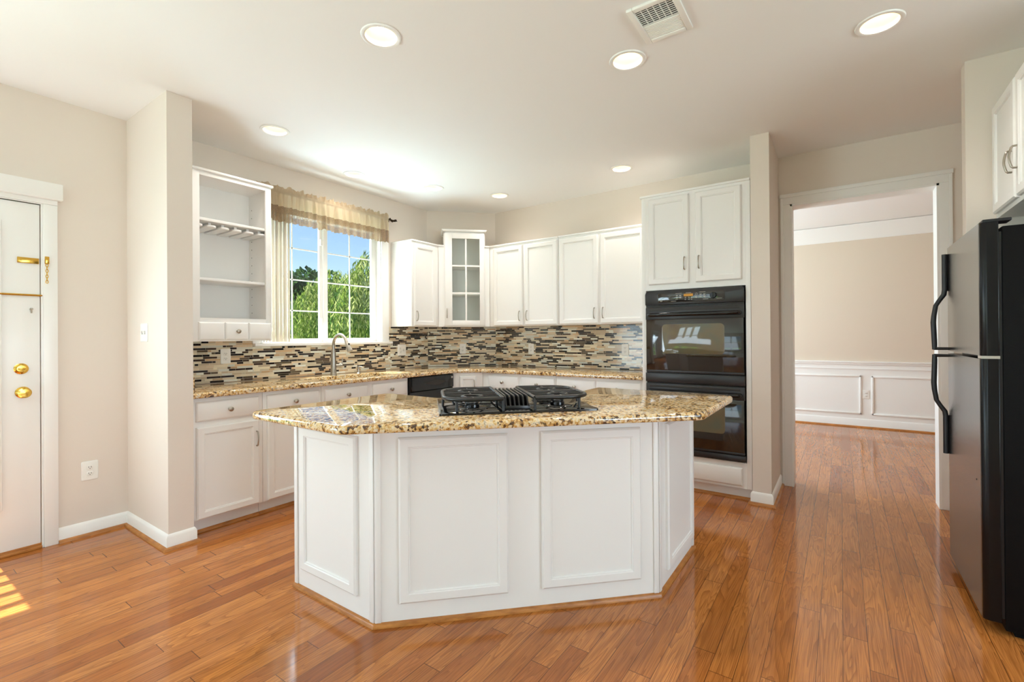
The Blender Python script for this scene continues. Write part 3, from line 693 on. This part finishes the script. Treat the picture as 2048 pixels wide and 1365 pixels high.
# oven tower and double oven
OF = 3.90
t = thing('oven_tower', 'tall white cabinet tower holding the black double oven', 'cabinet', (OF, 1.377, 0), RB)
w = 1.377 - .548
b = G()
d_ = UB - OF - .004
b.box(0, .034, 0, d_, .098, 2.415, .001); b.box(w - .034, w, 0, d_, .098, 2.415, .001); b.box(.034, w - .034, 0, d_, 1.632, 2.415); b.box(.034, w - .034, 0, d_, .098, .292); b.box(.034, w - .034, d_ - .03, d_, .292, 1.632)
b.build('carcass', M_cab, t)
b = G(); b.box(0, w, .065, .08, 0, .098); b.build('toe_kick', M_cab, t)
b = G(); b.prism([(0, 0), (.016, 0), (.014, .009), (.009, .015), (0, .018)], 0, w, fn=lambda x, y, z: (z, .065 - x, y)); b.build('shoe_moulding', M_shoe, t)
b = G(); b.box(-.012, w, -.014, d_, 2.415, 2.433, .004); b.build('cornice', M_cab, t)
door_part(t, .062, .388, 1.678, 2.392, .355, 1.785); door_part(t, .438, .770, 1.678, 2.392, .466, 1.785)
gm = G(); slab(gm, .062, .765, .118, .252); o = gm.build('drawer', M_cab, t); knob(.385, .185, -.019, o)

OW = .75
ov = thing('double_oven', 'black built in double wall oven in the white tower', 'oven', (OF, 1.340, 0), RB)
b = G(); b.box(.004, OW - .004, .0, .50, .302, 1.625); b.build('body', M_black2, ov)
b = G()   # control panel with rounded top corners
r_ = .03; q = [(0, 1.508), (OW, 1.508)] + [(OW - r_ + r_ * math.cos(a), 1.626 - r_ + r_ * math.sin(a)) for a in [PI / 2 * i / 6 for i in range(7)]] + [(r_ + r_ * math.cos(a), 1.626 - r_ + r_ * math.sin(a)) for a in [PI / 2 + PI / 2 * i / 6 for i in range(7)]]
b.prism(q, -.032, -.0005, .005, fn=lambda x, y, z: (x, z, y)); cp = b.build('control_panel', M_ovtrim, ov)
b = G(); b.rects(.105, .618, 1.525, 1.602, [(0, -.032), (0, -.034), (.002, -.035)], rad=.012); fas = b
b = G(); b.box(.315, .386, -.0362, -.0352, 1.568, 1.588); b.build('clock_display', M_amber, cp)
b = G(); b.lathe([(.025, 0), (.024, .012), (.021, .020), (0, .021)], (.537, -.035, 1.566), (0, -1, 0), 24); b.box(.534, .540, -.062, -.054, 1.548, 1.586, .002); b.build('knob', M_blackpl, cp, 50)
b = G()
for bx_, bz in ((.262, 1.578), (.288, 1.578), (.262, 1.562), (.288, 1.562), (.443, 1.58), (.471, 1.58), (.443, 1.562), (.471, 1.562), (.41, 1.56)): b.box(bx_ - .008, bx_ + .008, -.0362, -.0352, bz - .0018, bz + .0018); b.box(bx_ - .006, bx_ + .006, -.0362, -.0352, bz - .0065, bz - .0045)
for bx_ in (.327, .355, .376):
    b.prism([(bx_ - .006, 1.556), (bx_ + .006, 1.556), (bx_, 1.563)], -.0362, -.0352, fn=lambda x, y, z: (x, z, y)); b.prism([(bx_ - .006, 1.546), (bx_, 1.539), (bx_ + .006, 1.546)], -.0362, -.0352, fn=lambda x, y, z: (x, z, y))
b.tube([(.412 + .008 * math.cos(a), -.0358, 1.582 + .008 * math.sin(a)) for a in [2 * PI * i / 14 for i in range(15)]], .0011, 5)
for xa, xb, zz in ((.33, .372, 1.595), (.25, .30, 1.594), (.435, .48, 1.596), (.25, .27, 1.548), (.46, .50, 1.54), (.56, .60, 1.54), (.215, .255, 1.534)): b.box(xa, xb, -.0362, -.0352, zz - .0012, zz + .0012)
for f in b.b.faces: f.material_index = 1
tmp = bpy.data.meshes.new('tmp'); b.b.to_mesh(tmp); b.b.free(); fas.b.from_mesh(tmp); bpy.data.meshes.remove(tmp); fas.build('glass_fascia', [M_oven, M_legend], cp)
b = G()   # round emblem with curled strokes
ec = (.135, -.0358, 1.541)
b.tube([(ec[0] + .0085 * math.cos(a), ec[1], ec[2] + .0085 * math.sin(a)) for a in [2 * PI * i / 18 for i in range(19)]], .0010, 5)
for sx in (-1, 1): b.tube([(ec[0] + sx * .003 + .0028 * math.cos(a), ec[1], ec[2] + .0036 * math.sin(a)) for a in [.6 + 1.7 * PI * i / 10 for i in range(11)]], .0008, 5)
b.build('emblem', M_legend, cp)
def oven_door(z0, z1, wz0, wz1):
    b = G(); b.box(.0, OW, -.022, -.0006, z1 - .10, z1, .003)
    fr_ = b.build('door', M_ovtrim, ov)
    b = G(); b.box(.002, OW - .002, -.02, -.0006, z0, z0 + .0178, .002); b.build('lower_rail', M_ovtrim, fr_)
    b = G(); b.rects(.004, OW - .004, z0 + .018, z1 - .1, [(0, -.0006), (0, -.021), (.002, -.022)]); gp = b.build('door_glass', M_oven, fr_)
    b = G(); b.rects(.135, .612, wz0, wz1, [(0, -.0222), (.001, -.0226), (.004, -.0228)], rad=.03); b.build('window', M_ovwin, fr_)
    b = G(); zc = z1 - .062; pts = [(.032, -.022, zc), (.034, -.042, zc), (.05, -.054, zc)] + [(.05 + .65 * i / 8, -.056, zc) for i in range(9)] + [(.716, -.042, zc), (.718, -.022, zc)]
    b.tube(pts, .0165, 12); b.build('handle', M_black2, fr_, 60)
    b = G(); b.box(.03, OW - .03, -.0235, -.0215, z1 - .03, z1 - .012, .0008); b.build('vent_slot', M_slot, fr_)
oven_door(.955, 1.488, 1.108, 1.348)
oven_door(.350, .862, .498, .738)
b = G(); b.box(-.002, OW + .002, -.026, -.0006, .876, .947, .003); b.build('centre_trim', M_ovtrim, ov)
b = G(); b.box(-.004, OW + .004, -.03, -.0006, .302, .346, .003); b.build('bottom_trim', M_ovtrim, ov)

# ------------------------------------------------------------------ island
IL, IE, IR = (1.325, 2.275), 2.26, 2.895
t = thing('kitchen_island', 'white angled kitchen island cabinet with applied frame panels and oak shoe moulding', 'kitchen island')
isl = [(1.325, 1.66), (2.26, .725), (2.895, .725), (2.895, 1.30), (2.45, 1.30), (1.90, 1.85), (1.90, 2.275), (1.325, 2.275)]
b = G(); b.prism(isl, 0.0005, .8785); b.build('carcass', M_cab, t, 0)
def face_fn(o, rot):
    ca, sa = math.cos(rot), math.sin(rot)
    return lambda x, y, z: (o[0] + ca * x - sa * y, o[1] + sa * x + ca * y, z)
def xform(gm, fn):
    for v in gm.b.verts: v.co = fn(*v.co)
    return gm
FL_ = face_fn((1.325, 2.275), RB); FF_ = face_fn((1.325, 1.66), RD); FR_ = face_fn((2.26, .725), RA)
for fn, x0, x1, z0, z1 in ((FL_, .068, .505, .108, .815), (FF_, .104, .586, .097, .818), (FF_, .742, 1.226, .099, .820), (FR_, .105, .592, .085, .815)):
    gm = G(); panel(gm, x0, x1, z0, z1, .02, .050, 0); xform(gm, fn).build('frame_panel', M_cab, t)
for fn, Lf in ((FL_, .615), (FF_, .935 * S2), (FR_, .635)):
    for xa, xb in ((.001, .028), (Lf - .028, Lf - .001)):
        gm = G(); gm.box(xa, xb, -.007, -.0003, .019, .878, .003); xform(gm, fn).build('corner_bead', M_cab, t)
gm = G()
pr = [(0, 0), (.017, 0), (.016, .008), (.011, .016), (0, .019)]
for fn, xa, xb in ((FL_, 0, .615 + .007), (FF_, -.007, .935 * S2 + .007), (FR_, -.007, .635)):
    gm.prism(pr, xa, xb, fn=lambda x, y, z, fn=fn: fn(z, -.0003 - x, y + .0006))
gm.build('shoe_moulding', M_shoe, t)

def rounded(poly, rads, k=5):
    o = []; n_ = len(poly)
    for i in range(n_):
        p, a, c = Vector(poly[i]), Vector(poly[i - 1]), Vector(poly[(i + 1) % n_]); r = rads[i]
        if r < .002: o.append(tuple(p)); continue
        u_, v_ = (a - p).normalized(), (c - p).normalized(); ang = u_.angle(v_); tl = r / math.tan(ang / 2)
        ce = p + (u_ + v_).normalized() * (r / math.sin(ang / 2)); s0 = p + u_ * tl - ce; s1 = p + v_ * tl - ce
        a0 = math.atan2(s0.y, s0.x); da = (math.atan2(s1.y, s1.x) - a0 + PI) % (2 * PI) - PI
        o += [(ce.x + r * math.cos(a0 + da * j / k), ce.y + r * math.sin(a0 + da * j / k)) for j in range(k + 1)]
    return o
top_poly = rounded([(1.10, 1.587), (2.19, .497), (2.905, .497), (2.905, 1.335), (2.46, 1.335), (1.935, 1.86), (1.935, 2.285), (1.10, 2.285)], [.06, .06, .05, .03, .03, .03, .04, .055])
t = thing('island_worktop', 'polished gold and brown granite top overhanging the white island', 'worktop')
ctop(top_poly, [], .879, .914, .014).build('slab', M_gran, t, 40)

# cooktop, set diagonally into the island
CT = thing('gas_cooktop', 'black gas cooktop with centre downdraft grille set in the island granite', 'cooktop', (1.483, 1.420, .9142), RD)
cw, cd = .722, .53
b = G(); b.prism(rounded([(0, 0), (cw, 0), (cw, cd), (0, cd)], [.012] * 4), 0, .008, .002); b.build('glass_plate', M_black, CT)
b = G(); b.box(-.003, -.0005, .0, cd, 0, .0085); b.build('edge_strip', M_steel, CT)
def grate(x0, x1, flip):
    gm = G(); y0, y1 = .035, cd - .045; zt = .062; r = .0075
    xm = (x0 + x1) / 2; X = lambda x: x if not flip else x0 + x1 - x
    # outline: rounded on outer side, square on inner side
    R2 = .115
    pts = [(X(x1), y0)] + [(X(x1), y1)]
    pts += [(X(x0 + R2 + R2 * math.cos(a)), y1 - R2 + R2 * math.sin(a)) for a in [PI / 2 + PI / 2 * i / 8 for i in range(9)]]
    pts += [(X(x0 + R2 + R2 * math.cos(a)), y0 + R2 + R2 * math.sin(a)) for a in [PI + PI / 2 * i / 8 for i in range(9)]] + [(X(x1), y0)]
    gm.tube([(x, y, zt) for x, y in pts], r * 1.25, 8)
    gm.tube([(X(x0), (y0 + y1) / 2, zt), (X(x1), (y0 + y1) / 2, zt)], r, 8)
    for yc in (y0 + .112, y1 - .112):
        gm.tube([(xm + .05 * math.cos(a), yc + .05 * math.sin(a), zt) for a in [2 * PI * i / 6 for i in range(7)]], r * .85, 8)
        for sx in (-1, 1):
            gm.tube([(xm + sx * .05, yc, zt), (xm + sx * ((xm - x0) - .004), yc, zt)], r * .75, 6)
            gm.tube([(xm + sx * .025, yc + .043, zt), (xm + sx * .05, yc + .058, zt), (xm + sx * ((xm - x0) - .01), yc + .058, zt)], r * .75, 6)
            gm.tube([(xm + sx * .025, yc - .043, zt), (xm + sx * .05, yc - .058, zt), (xm + sx * ((xm - x0) - .01), yc - .058, zt)], r * .75, 6)
            gm.tube([(xm, yc + sx * .043, zt), (xm, yc + sx * .112, zt)], r * .7, 6)
    for lx, ly in ((X(x1), y0), (X(x1), y1), (X(x0 + .055), y0 + .02), (X(x0 + .055), y1 - .02), (X(x0), (y0 + y1) / 2), (X(x1), (y0 + y1) / 2)):
        gm.tube([(lx, ly, zt), (lx, ly, .0085)], [r, r * .8], 8)
    gm.build('grate', M_iron, CT, 50)
    for yc in (y0 + .112, y1 - .112):
        gm = G(); gm.lathe([(.075, 0), (.07, .004), (.035, .006)], (xm, yc, .0083)); gm.lathe([(.034, .006), (.034, .018), (.03, .022)], (xm, yc, .0083)); gm.build('burner', M_black2, CT, 40)
        gm = G(); gm.lathe([(.030, .0225), (.031, .028), (.026, .033), (0, .034)], (xm, yc, .0083)); gm.build('burner_cap', M_iron, CT, 40)
grate(.022, .285, False); grate(.430, .700, True)
b = G()
for i in range(6):
    xx = .300 + i * .0205; q = [(.075, .010), (.075, .020), (.10, .062), (.115, .068), (cd - .1, .068), (cd - .08, .05), (cd - .08, .010)]
    b.prism(q, xx, xx + .008, .002, fn=lambda x, y, z: (z, x, y))
b.box(.296, .415, .068, .076, .0083, .024, .002); b.box(.296, .415, cd - .08, cd - .072, .0083, .024, .002); b.box(.296, .300, .07, cd - .075, .0083, .02); b.box(.411, .415, .07, cd - .075, .0083, .02)
b.build('downdraft_grille', M_iron, CT)
for i in range(2):
    b = G(); xx = .315 + i * .06; b.lathe([(.02, 0), (.018, .018), (.016, .022)], (xx, cd - .038, .0083), k=18); b.box(xx - .003, xx + .003, cd - .056, cd - .02, .028, .05, .002); b.build('knob', M_black2, CT, 45)

# ------------------------------------------------------------------ refrigerator
fu0, fu1 = 2.752, 3.500                         # near side, hinge side / far side
t = thing('refrigerator', 'black top freezer refrigerator standing at the right edge', 'refrigerator', (fu1, -.482, 0), PI)   # local x runs towards the camera
fwid = fu1 - fu0; dth = .058
b = G(); b.box(.004, fwid - .004, .068, .735, .025, 1.70, .004)
b.box(.03, fwid - .03, .1, .7, .0, .03); b.build('body', M_fr2, t)
b = G(); b.box(.012, fwid - .012, .058, .069, .07, 1.68); b.build('door_gasket', M_blackpl, t)
def fdoor(z0, z1, nm):
    gm = G(); r_ = .022
    q = rounded([(0, dth), (0, 0), (fwid, 0), (fwid, dth)], [.004, r_, r_, .004], 7)
    gm.prism(q, z0, z1, .003)
    for f in gm.b.faces:
        f.normal_update()
        if abs(f.normal.y) < .93: f.material_index = 1
    return gm.build(nm, [M_fr, M_fredge], t, 40)
d1 = fdoor(1.162, 1.722, 'freezer_door'); d2 = fdoor(.055, 1.148, 'fridge_door')
def fhandle(zs, par):
    """zs: mount end far from the seam, fork, seam end"""
    gm = G(); x = .024; za, zf, zb = zs; s_ = 1 if zb > za else -1
    gm.tube([(x, -.012, za), (x, -.012, zf - s_ * .02)], [.0125, .0125], 10)
    pts = [(x, -.012, zf - s_ * .03), (x, -.016, zf), (x, -.034, zf + s_ * .03), (x, -.05, zf + s_ * .06), (x, -.058, zf + s_ * .12), (x, -.060, (zf + zb) / 2), (x, -.056, zb - s_ * .03), (x, -.056, zb)]
    gm.tube(pts, [.012, .012, .011, .011, .012, .0125, .012, .0105], 10)
    gm.tube([(x, -.060, zb - s_ * .006), (x, -.0, zb - s_ * .006)], [.009, .008], 10)
    gm.build('handle', M_blackpl, par, 50)
fhandle((1.69, 1.47, 1.168), d1); fhandle((.60, .83, 1.142), d2)
b = G(); b.box(fwid - .07, fwid - .006, .004, .06, 1.149, 1.161); b.build('centre_hinge', M_steel, t)
b = G(); b.prism([(fwid - .09, .012), (fwid - .014, .012), (fwid - .014, .10), (fwid - .09, .10)], 1.7225, 1.736, .003); b.build('hinge_cover', M_blackpl, t)
b = G(); b.lathe([(.004, 0), (.004, .001), (0, .0015)], (fwid - .09, 0, .62), (0, -1, 0), 10); b.build('chip_mark', M_slot, d2)

# cabinet over the refrigerator
t = thing('fridge_cabinet', 'white two door cabinet high above the black refrigerator', 'cabinet', (3.518, -.682, 0), PI)
w = 3.518 - 2.70
carcass(t, w, .60, 1.862, 2.46)
door_part(t, .02, .400, 1.885, 2.445, .372, 2.01); door_part(t, .425, .80, 1.885, 2.445, .453, 2.01)

# ------------------------------------------------------------------ window dressing
t = thing('curtain_rod', 'dark bronze curtain rod with leaf finials above the window', 'curtain rod')
RZ, RV = 2.492, VA - .085
b = G(); b.tube([(1.90, RV, RZ), (3.30, RV, RZ)], .0085, 12); b.build('rod', M_bronze, t)
for xx, sg in ((1.90, -1), (3.30, 1)):
    b = G(); b.lathe([(.012, 0), (.014, .006), (.008, .012), (.008, .018)], (xx, RV, RZ), (sg, 0, 0), 12)
    for j in range(4):
        a = j * PI / 2 + .4; b.tube([(xx + sg * .015, RV, RZ)] + [(xx + sg * (.02 + .02 * i), RV + .014 * math.sin(i * 1.5 + a) * math.cos(a), RZ + .014 * math.sin(i * 1.5 + a) * math.sin(a) + .003) for i in range(6)], [.005, .009, .010, .008, .010, .007, .003], 6)
    b.build('finial', M_bronze, t, 60)
for xx in (2.0, 3.31):
    b = G(); b.box(xx - .012, xx + .012, VA - .0175 if 2.0 < xx < 3.3 else VA - .006, VA - .0002, RZ - .035, RZ + .02, .002); b.tube([(xx, VA - .004, RZ - .02), (xx, RV, RZ - .02), (xx, RV, RZ - .012)], .005, 8); b.build('bracket', M_bronze, t)
val = thing('valance', 'sheer cream valance with ruffled heading and tan lace hem over the window', 'valance')
vx0, vx1, NX = 1.945, 3.295, 420
fr_ = random.Random(3); ph_ = [fr_.random() * 6.28 for _ in range(6)]
def fold(x, amp):
    return amp * (.5 * math.sin(x * 92 + ph_[0] + 2.2 * math.sin(x * 7 + ph_[1])) + .35 * math.sin(x * 151 + ph_[2] + 1.5 * math.sin(x * 11)) + .35 * math.sin(x * 37 + ph_[3]))
def cloth(name, M, rows, edge=None, fr=1.0):
    """rows = [(z, y offset, fold amplitude)]"""
    gm = G(); grid = []
    for z, yo, am in rows:
        ln = []
        for i in range(NX + 1):
            x = vx0 + (vx1 - vx0) * i / NX; zz = z
            if edge and (z, yo, am) == rows[-1]: zz += edge(x)
            ln.append(gm.b.verts.new((x, RV + yo + fold(x * fr, am), zz)))
        grid.append(ln)
    for a, c in zip(grid, grid[1:]):
        for i in range(NX): gm.b.faces.new((a[i], a[i + 1], c[i + 1], c[i]))
    return gm.build(name, M, val, 80)
cloth('heading_ruffle', M_sheer, [(2.503, -.011, .004), (2.515, -.012, .008), (2.528, -.011, .014), (2.54, -.008, .018)], lambda x: .010 * math.sin(x * 60) + .006 * math.sin(x * 143))
cloth('rod_pocket', M_sheer, [(2.503, -.011, .004), (2.492, -.0135, .003), (2.480, -.011, .004)])
cloth('sheer_panel', M_sheer, [(2.480, -.011, .004), (2.46, -.012, .010), (2.42, -.013, .016), (2.372, -.013, .020)])
cloth('lace_hem', M_lace, [(2.372, -.014, .020), (2.33, -.014, .022), (2.29, -.014, .024), (2.255, -.014, .026)], lambda x: -.012 * abs(math.sin(x * 52)) - .006 * abs(math.sin(x * 130)))
t = thing('vertical_blind', 'cream vertical blind slats drawn together at left side of the window', 'window blind')
b = G(); b.box(2.005, 3.26, VA + .004, VA + .044, 2.345, 2.378, .003); b.build('head_rail', M_trim, t)
for i, (xx, an) in enumerate([(2.060, 64), (2.083, 60), (2.108, 66), (2.134, 84), (2.152, 66), (2.170, 86), (2.188, 68), (2.204, 80), (2.222, 66), (2.240, 84), (2.262, 66), (2.278, 72)]):
    a = math.radians(an); ux, uy = math.cos(a), math.sin(a); b = G(); pr = []
    for j in range(7):
        s_ = (j / 6 - .5) * .078; cv = .011 * (1 - (2 * j / 6 - 1) ** 2); pr.append((xx + ux * s_ - uy * cv, VA + .022 + uy * s_ * .85 + ux * cv))
    k_ = len(pr)
    lo = [b.b.verts.new((x, y, 1.222)) for x, y in pr]; hi = [b.b.verts.new((x, y, 2.344)) for x, y in pr]
    for j in range(k_ - 1): b.b.faces.new((lo[j], lo[j + 1], hi[j + 1], hi[j]))
    b.build('slat', M_slat, t, 60)

# ------------------------------------------------------------------ outlets, switches, lamps, vent
def receptacle(par, x, z):
    gm = G(); gm.rects(x - .017, x + .017, z - .014, z + .014, [(0, -.004), (0, -.0065), (.001, -.007)], rad=.008)
    for sx in (-.006, .006): gm.box(x + sx - .0012, x + sx + .0012, -.0074, -.0068, z - .001, z + .008, mi=1)
    gm.lathe([(.0025, 0), (.0025, .0006)], (x, -.0068, z - .007), (0, -1, 0), 8, mi=1)
    gm.build('receptacle', [M_plate, M_slot], par)
def toggle(par, x, z):
    gm = G(); gm.box(x - .005, x + .005, -.0055, -.004, z - .012, z + .012, mi=0); gm.prism([(x - .004, z - .004), (x + .004, z - .004), (x + .004, z + .009), (x - .004, z + .009)], -.014, -.004, .001, fn=lambda a, c, d: (a, d, c)); gm.build('toggle', M_plate, par)
def outlet(label, loc, rot, w=.074, h=.118, parts=('o',), name='outlet', cat='outlet'):
    t = thing(name, label, cat, loc, rot, 'white wall outlets' if name == 'outlet' else None)
    gm = G(); gm.rects(-w / 2, w / 2, -h / 2, h / 2, [(0, -.0003), (0, -.003), (.003, -.005), (.006, -.0055)], rad=.008); gm.build('cover_plate', M_plate, t)
    n_ = len(parts)
    for i, k in enumerate(parts):
        x = (i - (n_ - 1) / 2) * .046
        if k == 'o': receptacle(t, x, .0195); receptacle(t, x, -.0195)
        else: toggle(t, x, 0)
    return t
TB = .0059
outlet('white outlet on the mosaic backsplash below the open shelf cabinet', (1.737, VA - TB, 1.116), RA)
outlet('white double wall plate with switch and outlet on the mosaic right of the window', (3.545, VA - TB, 1.116), RA, .120, .122, ('o', 's'))
dpt = Vector((4.24, 3.68)); outlet('white outlet on the diagonal corner mosaic below the glass cabinet', (UB - c_in / 2 + .004 - TB / S2, VA - c_in / 2 - .004 - TB / S2, 1.116), RD)
outlet('white outlet on the oven wall mosaic nearest the corner', (UB - TB, 2.889, 1.116), RB)
outlet('white outlet on the mosaic beside the oven tower', (UB - TB, 1.77, 1.116), RB)
outlet('white outlet low on the beige wall right of the back door', (.922, VA, .413), RA, .085, .122)
outlet('small white outlet on the dining room wainscot between two moulding frames', (D - .0042, -.274, .447), RB)
outlet('white double light switch on the beige wall stub left of the kitchen', (1.12, 3.652, 1.297), RB, .118, .118, ('s', 's'), 'light_switch', 'light switch')
tg = tag
LL = ['recessed ceiling light above left end of the island, large in the upper left', 'recessed ceiling light just below the square ceiling vent', 'recessed ceiling light at the upper right above the refrigerator',
      'recessed ceiling light nearest the left wall stub, above the open shelf cabinet', 'recessed ceiling light above the middle of the cream valance', 'small recessed ceiling light above the right end of the curtain rod',
      'small recessed ceiling light above the glass fronted corner cabinet', 'recessed ceiling light in front of the oven tower']
for (x, y), lb in zip(LAMPS, LL):
    t = thing('recessed_light', lb, 'ceiling light', (x, y, H), 0, 'recessed kitchen ceiling lights')
    b = G(); b.lathe([(.0762, .0005), (.0762, -.004), (.082, -.008), (.095, -.006), (.098, -.0005)], k=32, caps=False); b.build('trim_ring', M_trim, t, 50)
    b = G(); b.lathe([(.076, -.002), (.0745, .03), (.070, .07), (.064, .115), (0, .116)], k=32, caps=False); b.build('baffle', M_baffle, t, 50)
    b = G(); b.lathe([(.0, .056), (.026, .058), (.042, .066), (.047, .078), (.040, .098), (.028, .114)], k=28); b.build('bulb', M_glow, t, 60)
    l = bpy.data.lights.new('lamp_light', 'SPOT'); l.energy = 17; l.color = (1, 0.95, 0.88); l.spot_size = math.radians(135); l.spot_blend = 0.9; l.shadow_soft_size = 0.04
    lo_ = bpy.data.objects.new('lamp_light', l); C.objects.link(lo_); lo_.parent = t; lo_.location = (0, 0, .045)
t = thing('ceiling_vent', 'square cream ceiling vent with grille half open', 'ceiling vent', (2.2, .68, H), RB)
# local x runs towards -y of the room, local y towards +x
b = G(); hw = .112; hd = .145
for q in ((-hw, -hw + .028, -hd, hd), (hw - .028, hw, -hd, hd), (-hw + .0285, hw - .0285, -hd, -hd + .028), (-hw + .0285, hw - .0285, hd - .028, hd)): b.box(q[0], q[1], q[2], q[3], -.014, -.0003, .003)
b.build('frame', M_plate, t)
b = G(); b.box(-hw + .0285, hw - .0285, -hd + .0285, hd - .0285, -.002, -.0004); b.build('duct_shade_panel', M_slot, t)  # flat dark panel, shade of the duct put into its colour
b = G()
for i in range(10): yy = -hd + .0285 + i * .0141; b.box(-hw + .0285, hw - .0285, yy, yy + .0028, -.0085, -.0055)
for i in range(1, 6): xx = -hw + .0285 + i * (2 * hw - .057) / 6; b.box(xx - .0014, xx + .0014, -hd + .0285, .0035, -.0088, -.0052)
b.build('grille', M_plate, t)
b = G(); b.box(-hw + .027, hw - .027, .004, hd - .027, -.009, -.002)
for i in range(10): yy = .012 + i * .0108; b.box(-hw + .03, hw - .03, yy - .003, yy + .003, -.012, -.008, .001)
b.build('louvre_plate', M_plate, t)

# ------------------------------------------------------------------ outdoors
b = G(); b.box(-60, 60, -60, 70, -3.1, -3.0); o = b.build('lawn', M_grass); o['kind'] = 'structure'
def leaf(gm, p, d, w_, l, mi):
    d = d.normalized(); s_ = d.cross(Vector((rnd.uniform(-1, 1), rnd.uniform(-1, 1), rnd.uniform(-.4, .4)))).normalized()
    gm.poly([p, p + d * l * .5 + s_ * w_, p + d * l, p + d * l * .5 - s_ * w_], mi)
def willow(cx, cy, top, rad, ns, label):
    t = thing('willow_tree', label, 'tree', (cx, cy, -3.0), 0, 'willow trees outside the window')
    gm = G(); gm.tube([(0, 0, 0), (.05, 0, (top + 3) * .4), (0, .05, (top + 3) * .85)], [.16, .12, .04], 8); gm.build('trunk', M_bark, t)
    gm = G(); Ht = top + 3.0
    for i in range(ns):
        a = rnd.random() * 2 * PI; rr = rad * math.sqrt(rnd.random()); z = Ht - (rr / rad) ** 2 * rad * .75 - rnd.random() * .5 * (1 if rnd.random() < .6 else 2.5)
        x, y = rr * math.cos(a), rr * math.sin(a); ln = rnd.uniform(.8, 2.4); mi = rnd.choice((0, 0, 1, 1, 2)); sw = Vector((rnd.uniform(-.2, .2) + .25 * math.cos(a), rnd.uniform(-.2, .2) + .25 * math.sin(a), 0))
        st = 0.0
        while st < ln:
            p = Vector((x, y, z - st)) + sw * (st - .25 * st * st) + Vector((0, 0, .2 * math.sin(min(st, .5) * PI)))
            for _ in range(2): leaf(gm, p + Vector((rnd.uniform(-.04, .04), rnd.uniform(-.04, .04), 0)), Vector((rnd.uniform(-.7, .7), rnd.uniform(-.7, .7), -1)), .011, rnd.uniform(.09, .15), mi if rnd.random() < .75 else rnd.choice((0, 1, 2)))
            st += .075
            if p.z < 1.5: break
    gm.build('foliage', M_leaf, t, 0, recalc=False)
def bushy(cx, cy, top, rad, nl, label):
    t = thing('evergreen_tree', label, 'tree', (cx, cy, -3.0), 0, 'evergreen trees behind the willows')
    gm = G(); gm.tube([(0, 0, 0), (0, 0, (top + 3) * .8)], [.3, .08], 8); gm.build('trunk', M_bark, t)
    gm = G(); Ht = top + 3
    cl = [(rnd.uniform(-rad, rad) * (1 - k / 34), rnd.uniform(-rad, rad) * .7, Ht * (.45 + .53 * k / 26) - rnd.random() * .5, rnd.uniform(.45, .95)) for k in range(26)]
    for i in range(nl):
        c_ = rnd.choice(cl); th, ph = rnd.random() * 2 * PI, math.acos(rnd.uniform(-1, 1)); r_ = c_[3] * (.8 + .25 * rnd.random())
        d = Vector((math.sin(ph) * math.cos(th), math.sin(ph) * math.sin(th), math.cos(ph))); p = Vector(c_[:3]) + d * r_
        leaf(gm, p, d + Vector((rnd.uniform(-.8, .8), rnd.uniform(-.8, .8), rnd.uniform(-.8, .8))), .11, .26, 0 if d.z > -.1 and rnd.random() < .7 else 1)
    gm.build('foliage', M_ever, t, 0, recalc=False)
def along(px, dist):
    """point on the ground plan seen through the window at this bearing"""
    a = YAW + math.atan((1024 - px) / F_PX); return dist * math.cos(a) / math.cos(a - YAW), dist * math.sin(a) / math.cos(a - YAW)
x, y = along(672, 12.0); willow(x, y, 3.05, 1.0, 430, 'willow tree filling the middle of the window view')
x, y = along(778, 9.0); willow(x, y, 3.1, .85, 400, 'tall willow tree at right side of the window view')
x, y = along(592, 15.5); willow(x, y, 2.75, 1.5, 560, 'lower bright willow tree in the left window sash')
x, y = along(516, 8.0); willow(x, y, 1.9, .6, 240, 'willow tree seen between the vertical blind slats')
x, y = along(592, 26.0); bushy(x, y, 5.0, 2.0, 5200, 'dark evergreen tree behind the willows at left of the view')
x, y = along(642, 32.0); bushy(x, y, 5.6, 2.0, 4600, 'dark evergreen tree behind the window centre stile')
